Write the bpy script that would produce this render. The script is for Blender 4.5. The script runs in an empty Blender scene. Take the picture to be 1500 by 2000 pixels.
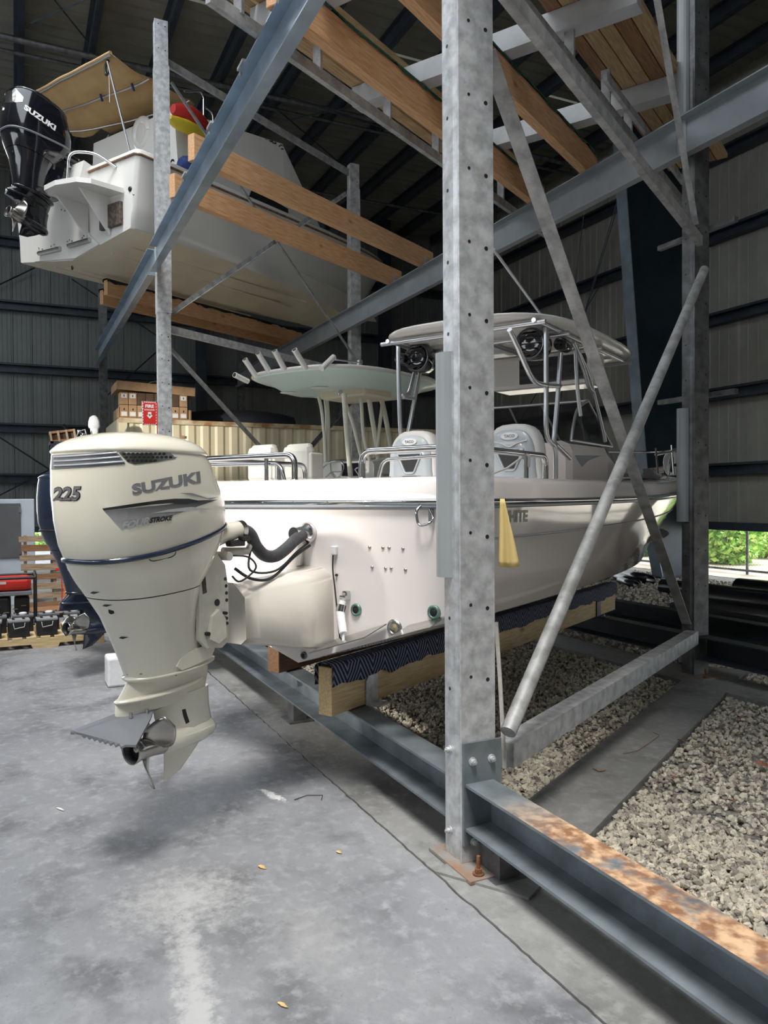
import bpy, bmesh, math, random
import numpy as np
from mathutils import Vector, Matrix, noise
random.seed(7); rng = np.random.default_rng(7)
SC = bpy.context.scene; COL = SC.collection

# ------------------------------------------------------------------ camera
FPX, YAW, PIT, ROL, HC = 1511.6, 1.12642121, -.01752626, -.00601824, 1.65
_f = np.array([-math.sin(YAW)*math.cos(PIT), math.cos(YAW)*math.cos(PIT), math.sin(PIT)])
_r0 = np.array([math.cos(YAW), math.sin(YAW), 0.]); _u0 = np.cross(_r0, _f)
_r = _r0*math.cos(ROL)+_u0*math.sin(ROL); _u = -_r0*math.sin(ROL)+_u0*math.cos(ROL)
cam = bpy.data.objects.new('camera', bpy.data.cameras.new('camera')); COL.objects.link(cam)
cam.matrix_world = Matrix(((_r[0], _u[0], -_f[0], 0), (_r[1], _u[1], -_f[1], 0), (_r[2], _u[2], -_f[2], HC), (0, 0, 0, 1)))
cam.data.sensor_fit = 'HORIZONTAL'; cam.data.sensor_width = 36; cam.data.lens = FPX/1500*36
cam.data.clip_end = 300; cam.data.clip_start = .05
SC.camera = cam
# ------------------------------------------------------------------ light
W = bpy.data.worlds.new('sky'); SC.world = W; W.use_nodes = True
W.node_tree.nodes['Background'].inputs[0].default_value = (.88, .94, 1, 1)
W.node_tree.nodes['Background'].inputs[1].default_value = 4.6
sl = bpy.data.lights.new('sun', 'SUN'); sl.energy = 4.0; sl.angle = math.radians(14); sl.color = (1, .96, .9)
so = bpy.data.objects.new('sun', sl); COL.objects.link(so)
so.rotation_euler = Vector((.36, -.22, 1)).to_track_quat('Z', 'Y').to_euler()
fl = bpy.data.lights.new('added_spot', 'SPOT'); fl.energy = 9000; fl.spot_size = math.radians(15); fl.spot_blend = .9  # added spot standing in for the sun patch on the transom
fl.shadow_soft_size = .25; fl.color = (1, .93, .84)
fo = bpy.data.objects.new('added_spot', fl); COL.objects.link(fo); fo.location = (-1.5, -7.5, 6.2)
fo.rotation_euler = (Vector((-1.5, -7.5, 6.2))-Vector((-4.9, 1.35, 1.55))).to_track_quat('Z', 'Y').to_euler()
SC.view_settings.view_transform = 'Standard'; SC.view_settings.look = 'None'
SC.view_settings.gamma = 1; SC.view_settings.use_curve_mapping = False
SC.view_settings.exposure = -0.3

for q, (a_, b_, e_, w_) in enumerate((((-6.5, -8, 4.3), (-16, 2.9, 3.0), 12000, 9), ((-6.6, -8, 4.6), (-8.85, 2.7, 2.05), 5200, 5), ((-3.5, -2.2, 9.5), (-2.35, 2.05, 0), 700, 22))):  # added spots: sun patches on container and seats, extra light on gravel
    l2 = bpy.data.lights.new('added_spot', 'SPOT'); l2.energy = e_; l2.spot_size = math.radians(w_); l2.spot_blend = .8; l2.shadow_soft_size = .15; l2.color = (1, .94, .84)
    o2 = bpy.data.objects.new('added_spot', l2); COL.objects.link(o2); o2.location = a_; o2.rotation_euler = (Vector(a_)-Vector(b_)).to_track_quat('Z', 'Y').to_euler()
# ------------------------------------------------------------------ frames
# rails run along X; boats lie in slots turned 30 degrees: frame (t, s, z)
S3 = math.sqrt(3)/2
def ts(t, s, z=0.): return Vector((t*S3-s*.5, t*.5+s*S3, z))
def ts_inv(p): return (p[0]*S3+p[1]*.5, -p[0]*.5+p[1]*S3, p[2])
_N = dict(X=(1, 0, 0), Y=(0, 1, 0), Z=(0, 0, 1), T=(S3, .5, 0), S=(-.5, S3, 0))
def at(px, py, **k):
    """world point where the photo's pixel meets a plane of the scene"""
    (a, v), = k.items(); n = np.array(_N[a], float)
    d = _f*FPX+_r*(px-750)+_u*(1000-py); c = np.array([0, 0, HC])
    return Vector(c+d*((v-n@c)/(n@d)))
def att(px, py, **k): return ts_inv(at(px, py, **k))
SLOT = math.radians(30)   # local frame x=t, y=s rotated by this about z

# ------------------------------------------------------------------ mesh builder
class MB:
    def __init__(s): s.v = []; s.f = []; s.sm = []
    def add(s, v, f, smooth=False, M=None):
        n = len(s.v); s.v += [tuple(M @ Vector(p)) if M is not None else tuple(p) for p in v]
        s.f += [tuple(i+n for i in q) for q in f]; s.sm += [smooth]*len(f); return s
    def box(s, c, d, M=None, bev=0):
        x, y, z = c; a, b, e = d[0]/2, d[1]/2, d[2]/2
        if bev > 0:
            bev = min(bev, a*.9, b*.9, e*.9)
            bm = bmesh.new(); bmesh.ops.create_cube(bm, size=1)
            for v in bm.verts: v.co = Vector((v.co.x*d[0]+x, v.co.y*d[1]+y, v.co.z*d[2]+z))
            bmesh.ops.bevel(bm, geom=bm.edges[:], offset=bev, segments=2, affect='EDGES', profile=.5)
            bm.verts.index_update()
            s.add([v.co[:] for v in bm.verts], [[v.index for v in f.verts] for f in bm.faces], False, M); bm.free(); return s
        v = [(x+i*a, y+j*b, z+k*e) for i in (-1, 1) for j in (-1, 1) for k in (-1, 1)]
        return s.add(v, [(0, 1, 3, 2), (4, 6, 7, 5), (0, 4, 5, 1), (2, 3, 7, 6), (0, 2, 6, 4), (1, 5, 7, 3)], False, M)
    def prism(s, pts, vec, M=None, smooth=False):
        """closed polygon pts (3D) swept by vec"""
        n = len(pts); vec = Vector(vec); a = [Vector(p) for p in pts]
        v = [tuple(p) for p in a]+[tuple(p+vec) for p in a]
        f = [(i, (i+1) % n, (i+1) % n+n, i+n) for i in range(n)]
        s.add(v, f, smooth, M)
        return s.add(v, [tuple(range(n))[::-1], tuple(range(n, 2*n))], False, M)
    def loft(s, rings, caps=True, closed=True, smooth=True, M=None):
        n = len(rings[0]); v = [p for r in rings for p in r]; f = []
        for k in range(len(rings)-1):
            for i in range(n if closed else n-1):
                j = (i+1) % n; f.append((k*n+i, k*n+j, (k+1)*n+j, (k+1)*n+i))
        s.add(v, f, smooth, M)
        if caps:
            s.add(rings[0], [tuple(range(n))[::-1]], False, M); s.add(rings[-1], [tuple(range(n))], False, M)
        return s
    def tube(s, path, r, n=8, M=None, caps=True, flat=None):
        P = [Vector(p) for p in path]; R = r if isinstance(r, (list, tuple)) else [r]*len(P)
        rings = []; up = None
        for i, p in enumerate(P):
            d = (P[min(i+1, len(P)-1)]-P[max(i-1, 0)]).normalized()
            if up is None:
                up = Vector((0, 0, 1)) if abs(d.z) < .9 else Vector((1, 0, 0))
            a = d.cross(up).normalized(); b = a.cross(d).normalized(); up = b
            rings.append([tuple(p+(a*math.cos(2*math.pi*k/n)+b*math.sin(2*math.pi*k/n))*R[i]) for k in range(n)])
        return s.loft(rings, caps, True, n > 4, M)
    def cyl(s, a, b, r, n=12, M=None, r2=None): return s.tube([a, b], [r, r if r2 is None else r2], n, M)
    def lathe(s, prof, c=(0, 0, 0), ax='z', n=16, M=None):
        rings = []
        for r, h in prof:
            ring = []
            for k in range(n):
                x, y = r*math.cos(2*math.pi*k/n), r*math.sin(2*math.pi*k/n)
                q = dict(z=(x, y, h), y=(y, h, x), x=(h, x, y))[ax]; ring.append((q[0]+c[0], q[1]+c[1], q[2]+c[2]))
            rings.append(ring)
        return s.loft(rings, True, True, True, M)
    def build(s, name, mat, parent=None, fix=True):
        me = bpy.data.meshes.new(name); me.from_pydata(s.v, [], s.f)
        me.polygons.foreach_set('use_smooth', s.sm)
        if fix:
            bm = bmesh.new(); bm.from_mesh(me); bmesh.ops.recalc_face_normals(bm, faces=bm.faces[:]); bm.to_mesh(me); bm.free()
        me.materials.append(M_[mat] if isinstance(mat, str) else mat); me.update()
        o = bpy.data.objects.new(name, me); COL.objects.link(o)
        if parent is not None: o.parent = parent
        return o
def arc(pts, r=.08, n=5):
    """polyline with its inner corners rounded"""
    P = [Vector(p) for p in pts]; out = [P[0]]
    for a, b, c in zip(P, P[1:], P[2:]):
        d1, d2 = (a-b), (c-b); q = min(r, d1.length*.45, d2.length*.45)
        p1, p2 = b+d1.normalized()*q, b+d2.normalized()*q
        for k in range(n+1):
            t = k/n; out.append(p1*(1-t)**2+b*2*t*(1-t)+p2*t*t)
    return out+[P[-1]]
def empty(name, loc=(0, 0, 0), rz=0.):
    o = bpy.data.objects.new(name, None); COL.objects.link(o); o.location = loc; o.rotation_euler = (0, 0, rz)
    o.empty_display_size = .1; return o
def tag(o, label, cat, group=None, kind=None):
    o['label'] = label; o['category'] = cat
    if group: o['group'] = group
    if kind: o['kind'] = kind
    return o
def adopt(e, boat, name=None):
    """turn a placed assembly into one part of the boat, its pieces into sub-parts"""
    ms = [c for c in e.children if c.type == 'MESH']; main = ms[0]; rel = Matrix.LocRotScale(boat.location, boat.rotation_euler, boat.scale).inverted() @ Matrix.LocRotScale(e.location, e.rotation_euler, e.scale)
    nm = e.name.split('.')[0]; subs = []
    for c in ms: subs += [c]+list(c.children)
    for c in subs:
        if c is not main: c.parent = main
    e.name = 'old'; main.name = name or nm; main.parent = boat; main.matrix_local = rel
    main['label'] = e['label']; bpy.data.objects.remove(e)
def struct(o): o['kind'] = 'structure'; return o
def plabel(o, l): o['label'] = l; return o
def copy_tree(o, parent=None):
    c = o.copy(); COL.objects.link(c); c.parent = parent
    for ch in o.children: copy_tree(ch, c)
    return c
def origin_part(parent, o): o.parent = parent; return o

# ------------------------------------------------------------------ materials
M_ = {}
def mat(name, col, rough=.5, metal=0., var=.12, scale=6., bump=0., bscale=40., col2=None, coat=0., stretch=None, alpha=1., trans=0., spec=None, detail=4):
    m = bpy.data.materials.new(name); m.use_nodes = True; nt = m.node_tree; b = nt.nodes['Principled BSDF']
    b.inputs['Roughness'].default_value = rough; b.inputs['Metallic'].default_value = metal
    b.inputs['Coat Weight'].default_value = coat; b.inputs['Coat Roughness'].default_value = .06
    if trans: b.inputs['Transmission Weight'].default_value = trans; b.inputs['IOR'].default_value = 1.2
    if alpha < 1: b.inputs['Alpha'].default_value = alpha
    tc = nt.nodes.new('ShaderNodeTexCoord'); mp = nt.nodes.new('ShaderNodeMapping'); nt.links.new(tc.outputs['Object'], mp.inputs[0])
    if stretch: mp.inputs['Scale'].default_value = stretch
    no = nt.nodes.new('ShaderNodeTexNoise'); no.inputs['Scale'].default_value = scale; no.inputs['Detail'].default_value = detail
    nt.links.new(mp.outputs[0], no.inputs['Vector'])
    cr = nt.nodes.new('ShaderNodeValToRGB'); nt.links.new(no.outputs[0], cr.inputs[0])
    c2 = col2 or tuple(min(1, x*(1+var)) for x in col); c1 = col if col2 else tuple(x*(1-var) for x in col)
    cr.color_ramp.elements[0].position = .36; cr.color_ramp.elements[1].position = .64
    cr.color_ramp.elements[0].color = (*c1, 1); cr.color_ramp.elements[1].color = (*c2, 1)
    nt.links.new(cr.outputs[0], b.inputs['Base Color'])
    if bump:
        n2 = nt.nodes.new('ShaderNodeTexNoise'); n2.inputs['Scale'].default_value = bscale; n2.inputs['Detail'].default_value = 6
        nt.links.new(mp.outputs[0], n2.inputs['Vector'])
        bp = nt.nodes.new('ShaderNodeBump'); bp.inputs['Strength'].default_value = bump; bp.inputs['Distance'].default_value = .01
        nt.links.new(n2.outputs[0], bp.inputs['Height']); nt.links.new(bp.outputs[0], b.inputs['Normal'])
    M_[name] = m; m['cr'] = 1; return m
def nd(m): return m.node_tree.nodes, m.node_tree.links, m.node_tree.nodes['Principled BSDF']
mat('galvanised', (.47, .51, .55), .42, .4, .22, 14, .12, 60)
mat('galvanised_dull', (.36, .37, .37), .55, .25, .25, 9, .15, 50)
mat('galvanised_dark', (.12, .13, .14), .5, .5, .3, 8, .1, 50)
mat('beam_steel', (.30, .37, .44), .30, .5, .16, 3, .05, 30)
mat('rail_steel', (.20, .23, .25), .45, .5, .25, 5, .1, 40)
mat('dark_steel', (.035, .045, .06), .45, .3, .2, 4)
mat('navy_steel', (.018, .035, .05), .35, .2, .15, 3)
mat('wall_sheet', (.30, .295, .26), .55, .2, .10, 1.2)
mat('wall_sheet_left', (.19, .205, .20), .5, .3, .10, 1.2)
mat('roof_sheet', (.19, .185, .155), .6, 0, .12, 1.5)
mat('gelcoat', (.80, .74, .715), .09, 0, .02, 1, coat=.6)
mat('gelcoat_white', (.74, .73, .70), .2, 0, .02, 1, coat=.5)
mat('gelcoat_cream', (.80, .72, .56), .35, 0, .05, 2)
mat('gelcoat_grey', (.30, .33, .36), .3, 0, .04, 1, coat=.3)
mat('engine_cream', (.74, .71, .60), .22, 0, .015, 2, coat=.7)
mat('engine_dull', (.60, .58, .50), .4, 0, .08, 12)
mat('navy_engine', (.012, .022, .05), .2, 0, .1, 2, coat=.7)
mat('black_gloss', (.006, .007, .011), .12, 0, .1, 2, coat=.8)
mat('black_plastic', (.012, .012, .014), .45, 0, .2, 8)
mat('rubber', (.02, .02, .025), .6, 0, .2, 10)
mat('hose', (.045, .045, .05), .55, 0, .2, 30, .3, 120)
mat('chrome', (.56, .57, .58), .12, 1, .03, 3)
mat('steel_worn', (.48, .48, .47), .25, 1, .15, 8)
mat('alloy_pipe', (.62, .64, .67), .28, .9, .04, 5)
mat('pipe_cream', (.80, .78, .67), .3, 0, .03, 4, coat=.3)
mat('aqua_gel', (.72, .88, .83), .3, 0, .03, 2, coat=.3)
mat('silver_print', (.27, .275, .29), .3, .4, .02, 5)
mat('black_print', (.015, .015, .018), .35, 0, .02, 5)
mat('grey_print', (.17, .17, .18), .35, .2, .05, 5)
mat('grey_print_light', (.45, .46, .46), .35, .2, .05, 5)
mat('green_print', (.02, .06, .035), .3, 0, .02, 5)
mat('foil_grey', (.16, .17, .19), .5, 0, .06, 8)
mat('vinyl_white', (.72, .70, .64), .5, 0, .03, 3)
mat('seat_shell', (.38, .42, .45), .3, 0, .03, 3, coat=.3)
mat('seat_trim', (.60, .60, .58), .45, 0, .03, 3)
mat('dark_glass', (.02, .025, .03), .06, 0, .05, 2, alpha=.55)
mat('cardboard', (.42, .26, .14), .8, 0, .15, 4)
mat('cardboard_dark', (.10, .06, .035), .8, 0, .2, 4)
mat('paper_white', (.75, .75, .73), .7, 0, .03, 10)
mat('red_paint', (.62, .03, .02), .4, 0, .06, 5)
mat('orange_paint', (.75, .18, .02), .45, 0, .06, 5)
mat('sign_white', (.85, .85, .84), .4, 0, .02, 5)
mat('container_paint', (.74, .66, .46), .45, 0, .10, 1.5)
mat('rusty', (.26, .10, .035), .85, .1, .4, 14, .4, 60)
mat('rust_bolt', (.20, .085, .04), .8, .3, .4, 30, .5, 120)
mat('canvas_tan', (.42, .28, .13), .85, 0, .10, 3, .2, 30)
mat('canvas_navy', (.01, .012, .02), .8, 0, .2, 6)
mat('cloth_yellow', (.70, .54, .22), .8, 0, .06, 4)
mat('bag_red', (.45, .02, .015), .6, 0, .1, 4); mat('bag_yellow', (.65, .52, .03), .6, 0, .1, 4); mat('bag_blue', (.01, .03, .16), .6, 0, .1, 4)
mat('green_carpet', (.02, .09, .05), .95, 0, .4, 40, .6, 200)
mat('white_joist', (.46, .47, .48), .5, .1, .08, 5)
mat('pvc_grey', (.30, .32, .33), .35, 0, .05, 3)
mat('pvc_dark', (.010, .011, .016), .3, 0, .1, 3)
mat('foam_white', (.70, .71, .72), .8, 0, .04, 20, .3, 60)
mat('cabinet_white', (.48, .53, .60), .45, 0, .05, 3)
mat('cabinet_grey', (.10, .105, .11), .5, 0, .06, 3)
mat('plug_green', (.14, .24, .20), .4, .3, .3, 20)
mat('teak', (.20, .12, .07), .8, 0, .3, 10)
mat('scar_brown', (.10, .075, .06), .8, 0, .4, 22, .5, 60)
mat('screen_black', (.01, .008, .015), .08, 0, .05, 3)
mat('rope_white', (.55, .54, .50), .8, 0, .1, 40)
mat('speckled', (.5, .5, .5), .5, .3, .2, 8)
# wood with long grain along the local y axis
def wood(name, c1, c2, rough=.7, knots=True):
    m = mat(name, c1, rough, 0, col2=c2, scale=7, stretch=(9, .7, 9), bump=.25, bscale=12)
    n, l, b = nd(m)
    tc = n.new('ShaderNodeTexCoord'); mp = n.new('ShaderNodeMapping'); mp.inputs['Scale'].default_value = (2.6, 1.1, 2.6); l.new(tc.outputs['Object'], mp.inputs[0])
    vo = n.new('ShaderNodeTexVoronoi'); vo.inputs['Scale'].default_value = 1.3; l.new(mp.outputs[0], vo.inputs['Vector'])
    cr = n.new('ShaderNodeValToRGB'); cr.color_ramp.elements[0].position = .05; cr.color_ramp.elements[1].position = .11
    cr.color_ramp.elements[0].color = (.35, .22, .12, 1); cr.color_ramp.elements[1].color = (1, 1, 1, 1); l.new(vo.outputs['Distance'], cr.inputs[0])
    mx = n.new('ShaderNodeMix'); mx.data_type = 'RGBA'; mx.blend_type = 'MULTIPLY'; mx.inputs[0].default_value = .8 if knots else 0
    l.new(b.inputs['Base Color'].links[0].from_socket, mx.inputs[6]); l.new(cr.outputs[0], mx.inputs[7]); l.new(mx.outputs[2], b.inputs['Base Color'])
    return m
wood('wood_orange', (.56, .30, .14), (.72, .44, .24)); wood('wood_pale', (.50, .36, .18), (.66, .50, .28))
wood('wood_brown', (.20, .10, .05), (.32, .17, .08)); wood('pallet_wood', (.26, .18, .11), (.42, .32, .21), knots=False); wood('wood_plank', (.34, .22, .11), (.50, .35, .19))
wood('wood_dark', (.13, .065, .035), (.20, .11, .06))
mat('bracket_gel', (.78, .73, .65), .2, 0, .02, 1, coat=.4); mat('bronze_core', (.30, .26, .17), .5, .5, .4, 60)
# ------------------------------------------------------------------ floor, ground
def concrete(name, c1, c2, splash=False):
    m = mat(name, c1, .55, 0, col2=c2, scale=.9, bump=.35, bscale=22, detail=9)
    n, l, b = nd(m)
    geo = n.new('ShaderNodeNewGeometry')
    cur = b.inputs['Base Color'].links[0].from_socket
    def nz(scale, p0, p1, detail=8, st=None):
        t = n.new('ShaderNodeTexNoise'); t.inputs['Scale'].default_value = scale; t.inputs['Detail'].default_value = detail; t.inputs['Roughness'].default_value = .62
        if st:
            mp = n.new('ShaderNodeMapping'); mp.inputs['Scale'].default_value = st; mp.inputs['Rotation'].default_value = (0, 0, .5); l.new(geo.outputs['Position'], mp.inputs[0]); l.new(mp.outputs[0], t.inputs['Vector'])
        else: l.new(geo.outputs['Position'], t.inputs['Vector'])
        r = n.new('ShaderNodeMapRange'); r.inputs['From Min'].default_value = p0; r.inputs['From Max'].default_value = p1; l.new(t.outputs[0], r.inputs[0]); return r.outputs[0]
    def mixc(fac, col, cur, mode='MIX'):
        x = n.new('ShaderNodeMix'); x.data_type = 'RGBA'; x.blend_type = mode
        l.new(fac, x.inputs[0]); l.new(cur, x.inputs[6]); x.inputs[7].default_value = (*col, 1); return x.outputs[2]
    cur = mixc(nz(2.2, .48, .66), tuple(x*.62 for x in c1), cur)
    cur = mixc(nz(14, .50, .75), tuple(min(1, x*1.25) for x in c2), cur)
    cur = mixc(nz(60, .60, .72), tuple(x*.7 for x in c1), cur)
    if splash:   # dried white splash, a stain with a shape of its own
        def blob(cx, cy, rx, ry, rot, lo, hi):
            mp = n.new('ShaderNodeMapping'); mp.vector_type = 'TEXTURE'; mp.inputs['Location'].default_value = (cx, cy, 0); mp.inputs['Rotation'].default_value = (0, 0, rot); mp.inputs['Scale'].default_value = (rx, ry, 50)
            l.new(geo.outputs['Position'], mp.inputs[0])
            ln = n.new('ShaderNodeVectorMath'); ln.operation = 'LENGTH'; l.new(mp.outputs[0], ln.inputs[0])
            t = n.new('ShaderNodeTexNoise'); t.inputs['Scale'].default_value = 17; t.inputs['Detail'].default_value = 10; t.inputs['Roughness'].default_value = .75; l.new(geo.outputs['Position'], t.inputs['Vector'])
            a = n.new('ShaderNodeMath'); a.operation = 'MULTIPLY_ADD'; a.inputs[1].default_value = 3.4; a.inputs[2].default_value = -1.7; l.new(t.outputs[0], a.inputs[0])
            s = n.new('ShaderNodeMath'); l.new(ln.outputs['Value'], s.inputs[0]); l.new(a.outputs[0], s.inputs[1])
            r = n.new('ShaderNodeMapRange'); r.inputs['From Min'].default_value = hi; r.inputs['From Max'].default_value = lo; r.inputs['To Max'].default_value = .9; l.new(s.outputs[0], r.inputs[0]); return r.outputs[0]
        wcol = (.44, .44, .44)
        cur = mixc(blob(-3.22, .60, .26, .26, .3, .1, 1.2), wcol, cur)
        cur = mixc(blob(-2.75, .54, .45, .07, -.1, .2, 1.15), wcol, cur)
        cur = mixc(blob(-2.45, .5, .25, .07, -.1, .5, 1.1), wcol, cur)
        cur = mixc(blob(-4.15, 1.27, .14, .035, .25, .5, .9), (.75, .75, .74), cur)
        cur = mixc(blob(-2.7, 1.0, .3, .14, 0, -.6, 1.4), (.33, .33, .335), cur)
    l.new(cur, b.inputs['Base Color'])
    return m
concrete('concrete_floor', (.205, .21, .225), (.265, .27, .285), True); concrete('concrete_strip', (.20, .20, .195), (.25, .25, .245))
def jag(x0, x1, y, amp, step=.035):
    xs = np.arange(x0, x1, step); return [(x, y+amp*(noise.noise(Vector((x*6, y*3, 1)))+.6*noise.noise(Vector((x*31, y, 2)))), 0) for x in xs]
def slab(name, pts, mt, z=0, th=.12):
    m = MB(); m.prism([(x, y, z-th) for x, y, *_ in pts], (0, 0, th)); return struct(m.build(name, mt))
j0 = jag(-12, 1, 1.640, .010)
slab('floor', [(6, -14), (6, 1.64), *[(x, y) for x, y, _ in j0[::-1]], (-42, 1.64), (-42, -14)], 'concrete_floor')
j1 = jag(-12, 1, 1.652, .010)
slab('kerb_strip', [(-42, 1.652), *[(x, y) for x, y, _ in j1], (6, 1.652), (6, 2.04), (-42, 2.04)], 'concrete_strip')
# joint filler: dirt and weeds' roots in the crack
m = MB(); m.prism([(-42, 1.62, -.02), (6, 1.62, -.02), (6, 1.67, -.02), (-42, 1.67, -.02)], (0, 0, .012)); struct(m.build('trim_1', mat('joint_dirt', (.06, .055, .045), .9, var=.5, scale=40)))
# concrete sleeper under the slots
def sleeper(t0, t1, s0, s1, name='concrete_sleeper', z=.0):
    m = MB(); m.prism([ts(t0, s0, -.1), ts(t1, s0+.02, -.1), ts(t1-.01, s1, -.1), ts(t0+.01, s1, -.1)], (0, 0, .1+z)); o = m.build(name, 'concrete_strip'); return struct(o)
sleeper(-1.73, -1.30, 2.9, 7.9, z=.012)
m = MB(); m.prism([(-40, 5.35, -.1), (3, 5.35, -.1), (3, 5.85, -.1), (-40, 5.85, -.1)], (0, 0, .11)); struct(m.build('rear_footing_strip', 'concrete_strip'))
gm = mat('gravel_bed', (.10, .095, .085), .95, col2=(.30, .28, .25), scale=45, bump=.9, bscale=60)
m = MB(); m.prism([(-60, 2.0, -.3), (30, 2.0, -.3), (30, 40, -.3), (-60, 40, -.3)], (0, 0, .265)); gravel = struct(m.build('gravel_ground', gm))
m = MB(); m.prism([(-60, -14, -.35), (-22.3, -14, -.35), (-22.3, 40, -.35), (-60, 40, -.35)], (0, 0, .32)); struct(m.build('sandy_ground', mat('sand', (.52, .47, .38), .95, scale=3)))
m = MB(); m.prism([(-22.3, 13.3, -.3), (20, 13.3, -.3), (20, 60, -.3), (-22.3, 60, -.3)], (0, 0, .275)); struct(m.build('verge_ground', mat('verge_soil', (.55, .45, .33), .95, col2=(.80, .74, .64), scale=2.5)))
# stones
smat = mat('stone', (.38, .36, .32), .9, bump=.5, bscale=90)
n_, l_, b_ = nd(smat); vo = n_.new('ShaderNodeTexVoronoi'); vo.inputs['Scale'].default_value = 26; geo = n_.new('ShaderNodeNewGeometry'); l_.new(geo.outputs['Position'], vo.inputs['Vector'])
sp = n_.new('ShaderNodeSeparateColor'); l_.new(vo.outputs['Color'], sp.inputs[0]); cr = n_.new('ShaderNodeValToRGB'); l_.new(sp.outputs[0], cr.inputs[0])
cr.color_ramp.elements[0].color = (.22, .20, .17, 1); cr.color_ramp.elements[1].color = (.68, .62, .50, 1)
e = cr.color_ramp.elements.new(.35); e.color = (.47, .43, .36, 1); l_.new(cr.outputs[0], b_.inputs['Base Color'])
bm = bmesh.new(); bmesh.ops.create_icosphere(bm, subdivisions=1, radius=1); IV = np.array([v.co[:] for v in bm.verts]); IF = np.array([[v.index for v in f.verts] for f in bm.faces]); bm.free()
def rocks(P, R):
    n = len(P); q = rng.normal(size=(n, 4)); q /= np.linalg.norm(q, axis=1)[:, None]; w, x, y, z = q.T
    Rm = np.stack([1-2*(y*y+z*z), 2*(x*y-z*w), 2*(x*z+y*w), 2*(x*y+z*w), 1-2*(x*x+z*z), 2*(y*z-x*w), 2*(x*z-y*w), 2*(y*z+x*w), 1-2*(x*x+y*y)], 1).reshape(n, 3, 3)
    V = IV[None]*(1+rng.uniform(-.28, .28, (n, 12, 1)))*np.stack([np.ones(n), rng.uniform(.65, 1, n), rng.uniform(.5, .85, n)], 1)[:, None, :]*R[:, None, None]
    V = np.einsum('nij,nkj->nki', Rm, V)+P[:, None, :]
    Fc = IF[None]+np.arange(n)[:, None, None]*12
    return V.reshape(-1, 3), Fc.reshape(-1, 3)
def rock_mesh(name, P, R):
    V, Fc = rocks(P, R); me = bpy.data.meshes.new(name); me.from_pydata(V.tolist(), [], Fc.tolist()); me.materials.append(smat); return me
def onslab(x, y):
    t = x*S3+y*.5; s = -x*.5+y*S3
    return ((t > -1.74) & (t < -1.29) & (s < 7.9)) | ((y > 5.33) & (y < 5.87))
def scatter(n, x0, x1, y0, y1, r0, r1, z=-.03):
    x = rng.uniform(x0, x1, n); y = rng.uniform(y0, y1, n); k = ~onslab(x, y) & (x < -.74*y+.15) & (x > -2.2*y-3.2)
    x, y = x[k], y[k]; R = rng.uniform(r0, r1, len(x))**1
    return np.stack([x, y, z+R*rng.uniform(-.1, .9, len(x))], 1), R
for args in ((9000, -4.2, -1.3, 2.05, 3.2, .009, .019), (22000, -8.0, -1.3, 2.05, 5.35, .012, .023), (12000, -14, -3.5, 5.85, 12.6, .02, .04)):
    P_, R_ = scatter(*args); me = rock_mesh('loose_gravel', P_, R_); o = bpy.data.objects.new('loose_gravel', me); COL.objects.link(o); o.parent = gravel; o['kind'] = 'stuff'
    o['label'] = 'loose crushed stones lying thick on the ground'
protos = [rock_mesh('stone', np.zeros((1, 3)), np.array([1.])) for _ in range(8)]
k = 0
while k < 280:
    x, y = rng.uniform(-2.9, -1.45), rng.uniform(2.06, 3.0)
    if x > -.76*y or onslab(np.float64(x), np.float64(y)): continue
    o = bpy.data.objects.new('stone', protos[k % 8]); COL.objects.link(o); o.parent = gravel
    rr = rng.uniform(.014, .026); o.location = (x, y, -.028+rr*.9); o.scale = (rr, rr, rr); o.rotation_euler = tuple(rng.uniform(0, 6, 3)); k += 1
# leaves and litter
lm = mat('leaf_brown', (.30, .12, .06), .8, var=.3, scale=30)
def leaf_mesh(L, w):
    m = MB(); n = 6; top = []; 
    for i in range(n+1):
        u = i/n; ww = w*math.sin(math.pi*min(1, u*.95+.03))**.8*(1 if i % 2 else .78); top.append((u*L-L/2, ww, .3*w*math.sin(u*5)))
    bot = [(x, -y, z*.4) for x, y, z in top]; mid = [(x, 0, -.12*w) for x, y, z in top]
    v = top+mid+bot; f = []
    for i in range(n): f += [(i, i+1, n+2+i, n+1+i), (n+1+i, n+2+i, 2*n+3+i, 2*n+2+i)]
    m.add(v, f); return m
LP = [((1330, 1448), .05, 'brown dry leaf lying near the middle of the bare concrete sleeper', 0), ((1315, 1518), .042, 'reddish leaf on the gravel just right of the concrete sleeper', 1),
      ((1425, 1565), .055, 'large brown leaf lying alone on the pale gravel right of the sleeper', 0), ((1490, 1495), .06, 'brown leaf at the right edge of the picture on gravel', 0),
      ((1450, 1403), .06, 'brown leaf on shaded gravel, farthest up beside the sleeper', 0), ((1405, 1472), .05, 'dark curled leaf on gravel between two brown leaves', 0)]
lr = mat('leaf_red', (.42, .10, .05), .7, var=.2, scale=30); lt = mat('leaf_tan', (.60, .42, .18), .8, var=.2, scale=30); lw = mat('litter_pale', (.65, .63, .58), .8, var=.1, scale=30)
for (px, py), L, lab, kk in LP:
    o = leaf_mesh(L*1.3, L*.5).build('dry_leaf', lr if kk else lm); p = at(px, py, Z=.02); o.location = (p.x, p.y, .028); o.rotation_euler = (.15, .1, rng.uniform(0, 6)); tag(o, lab, 'leaf')
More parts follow.
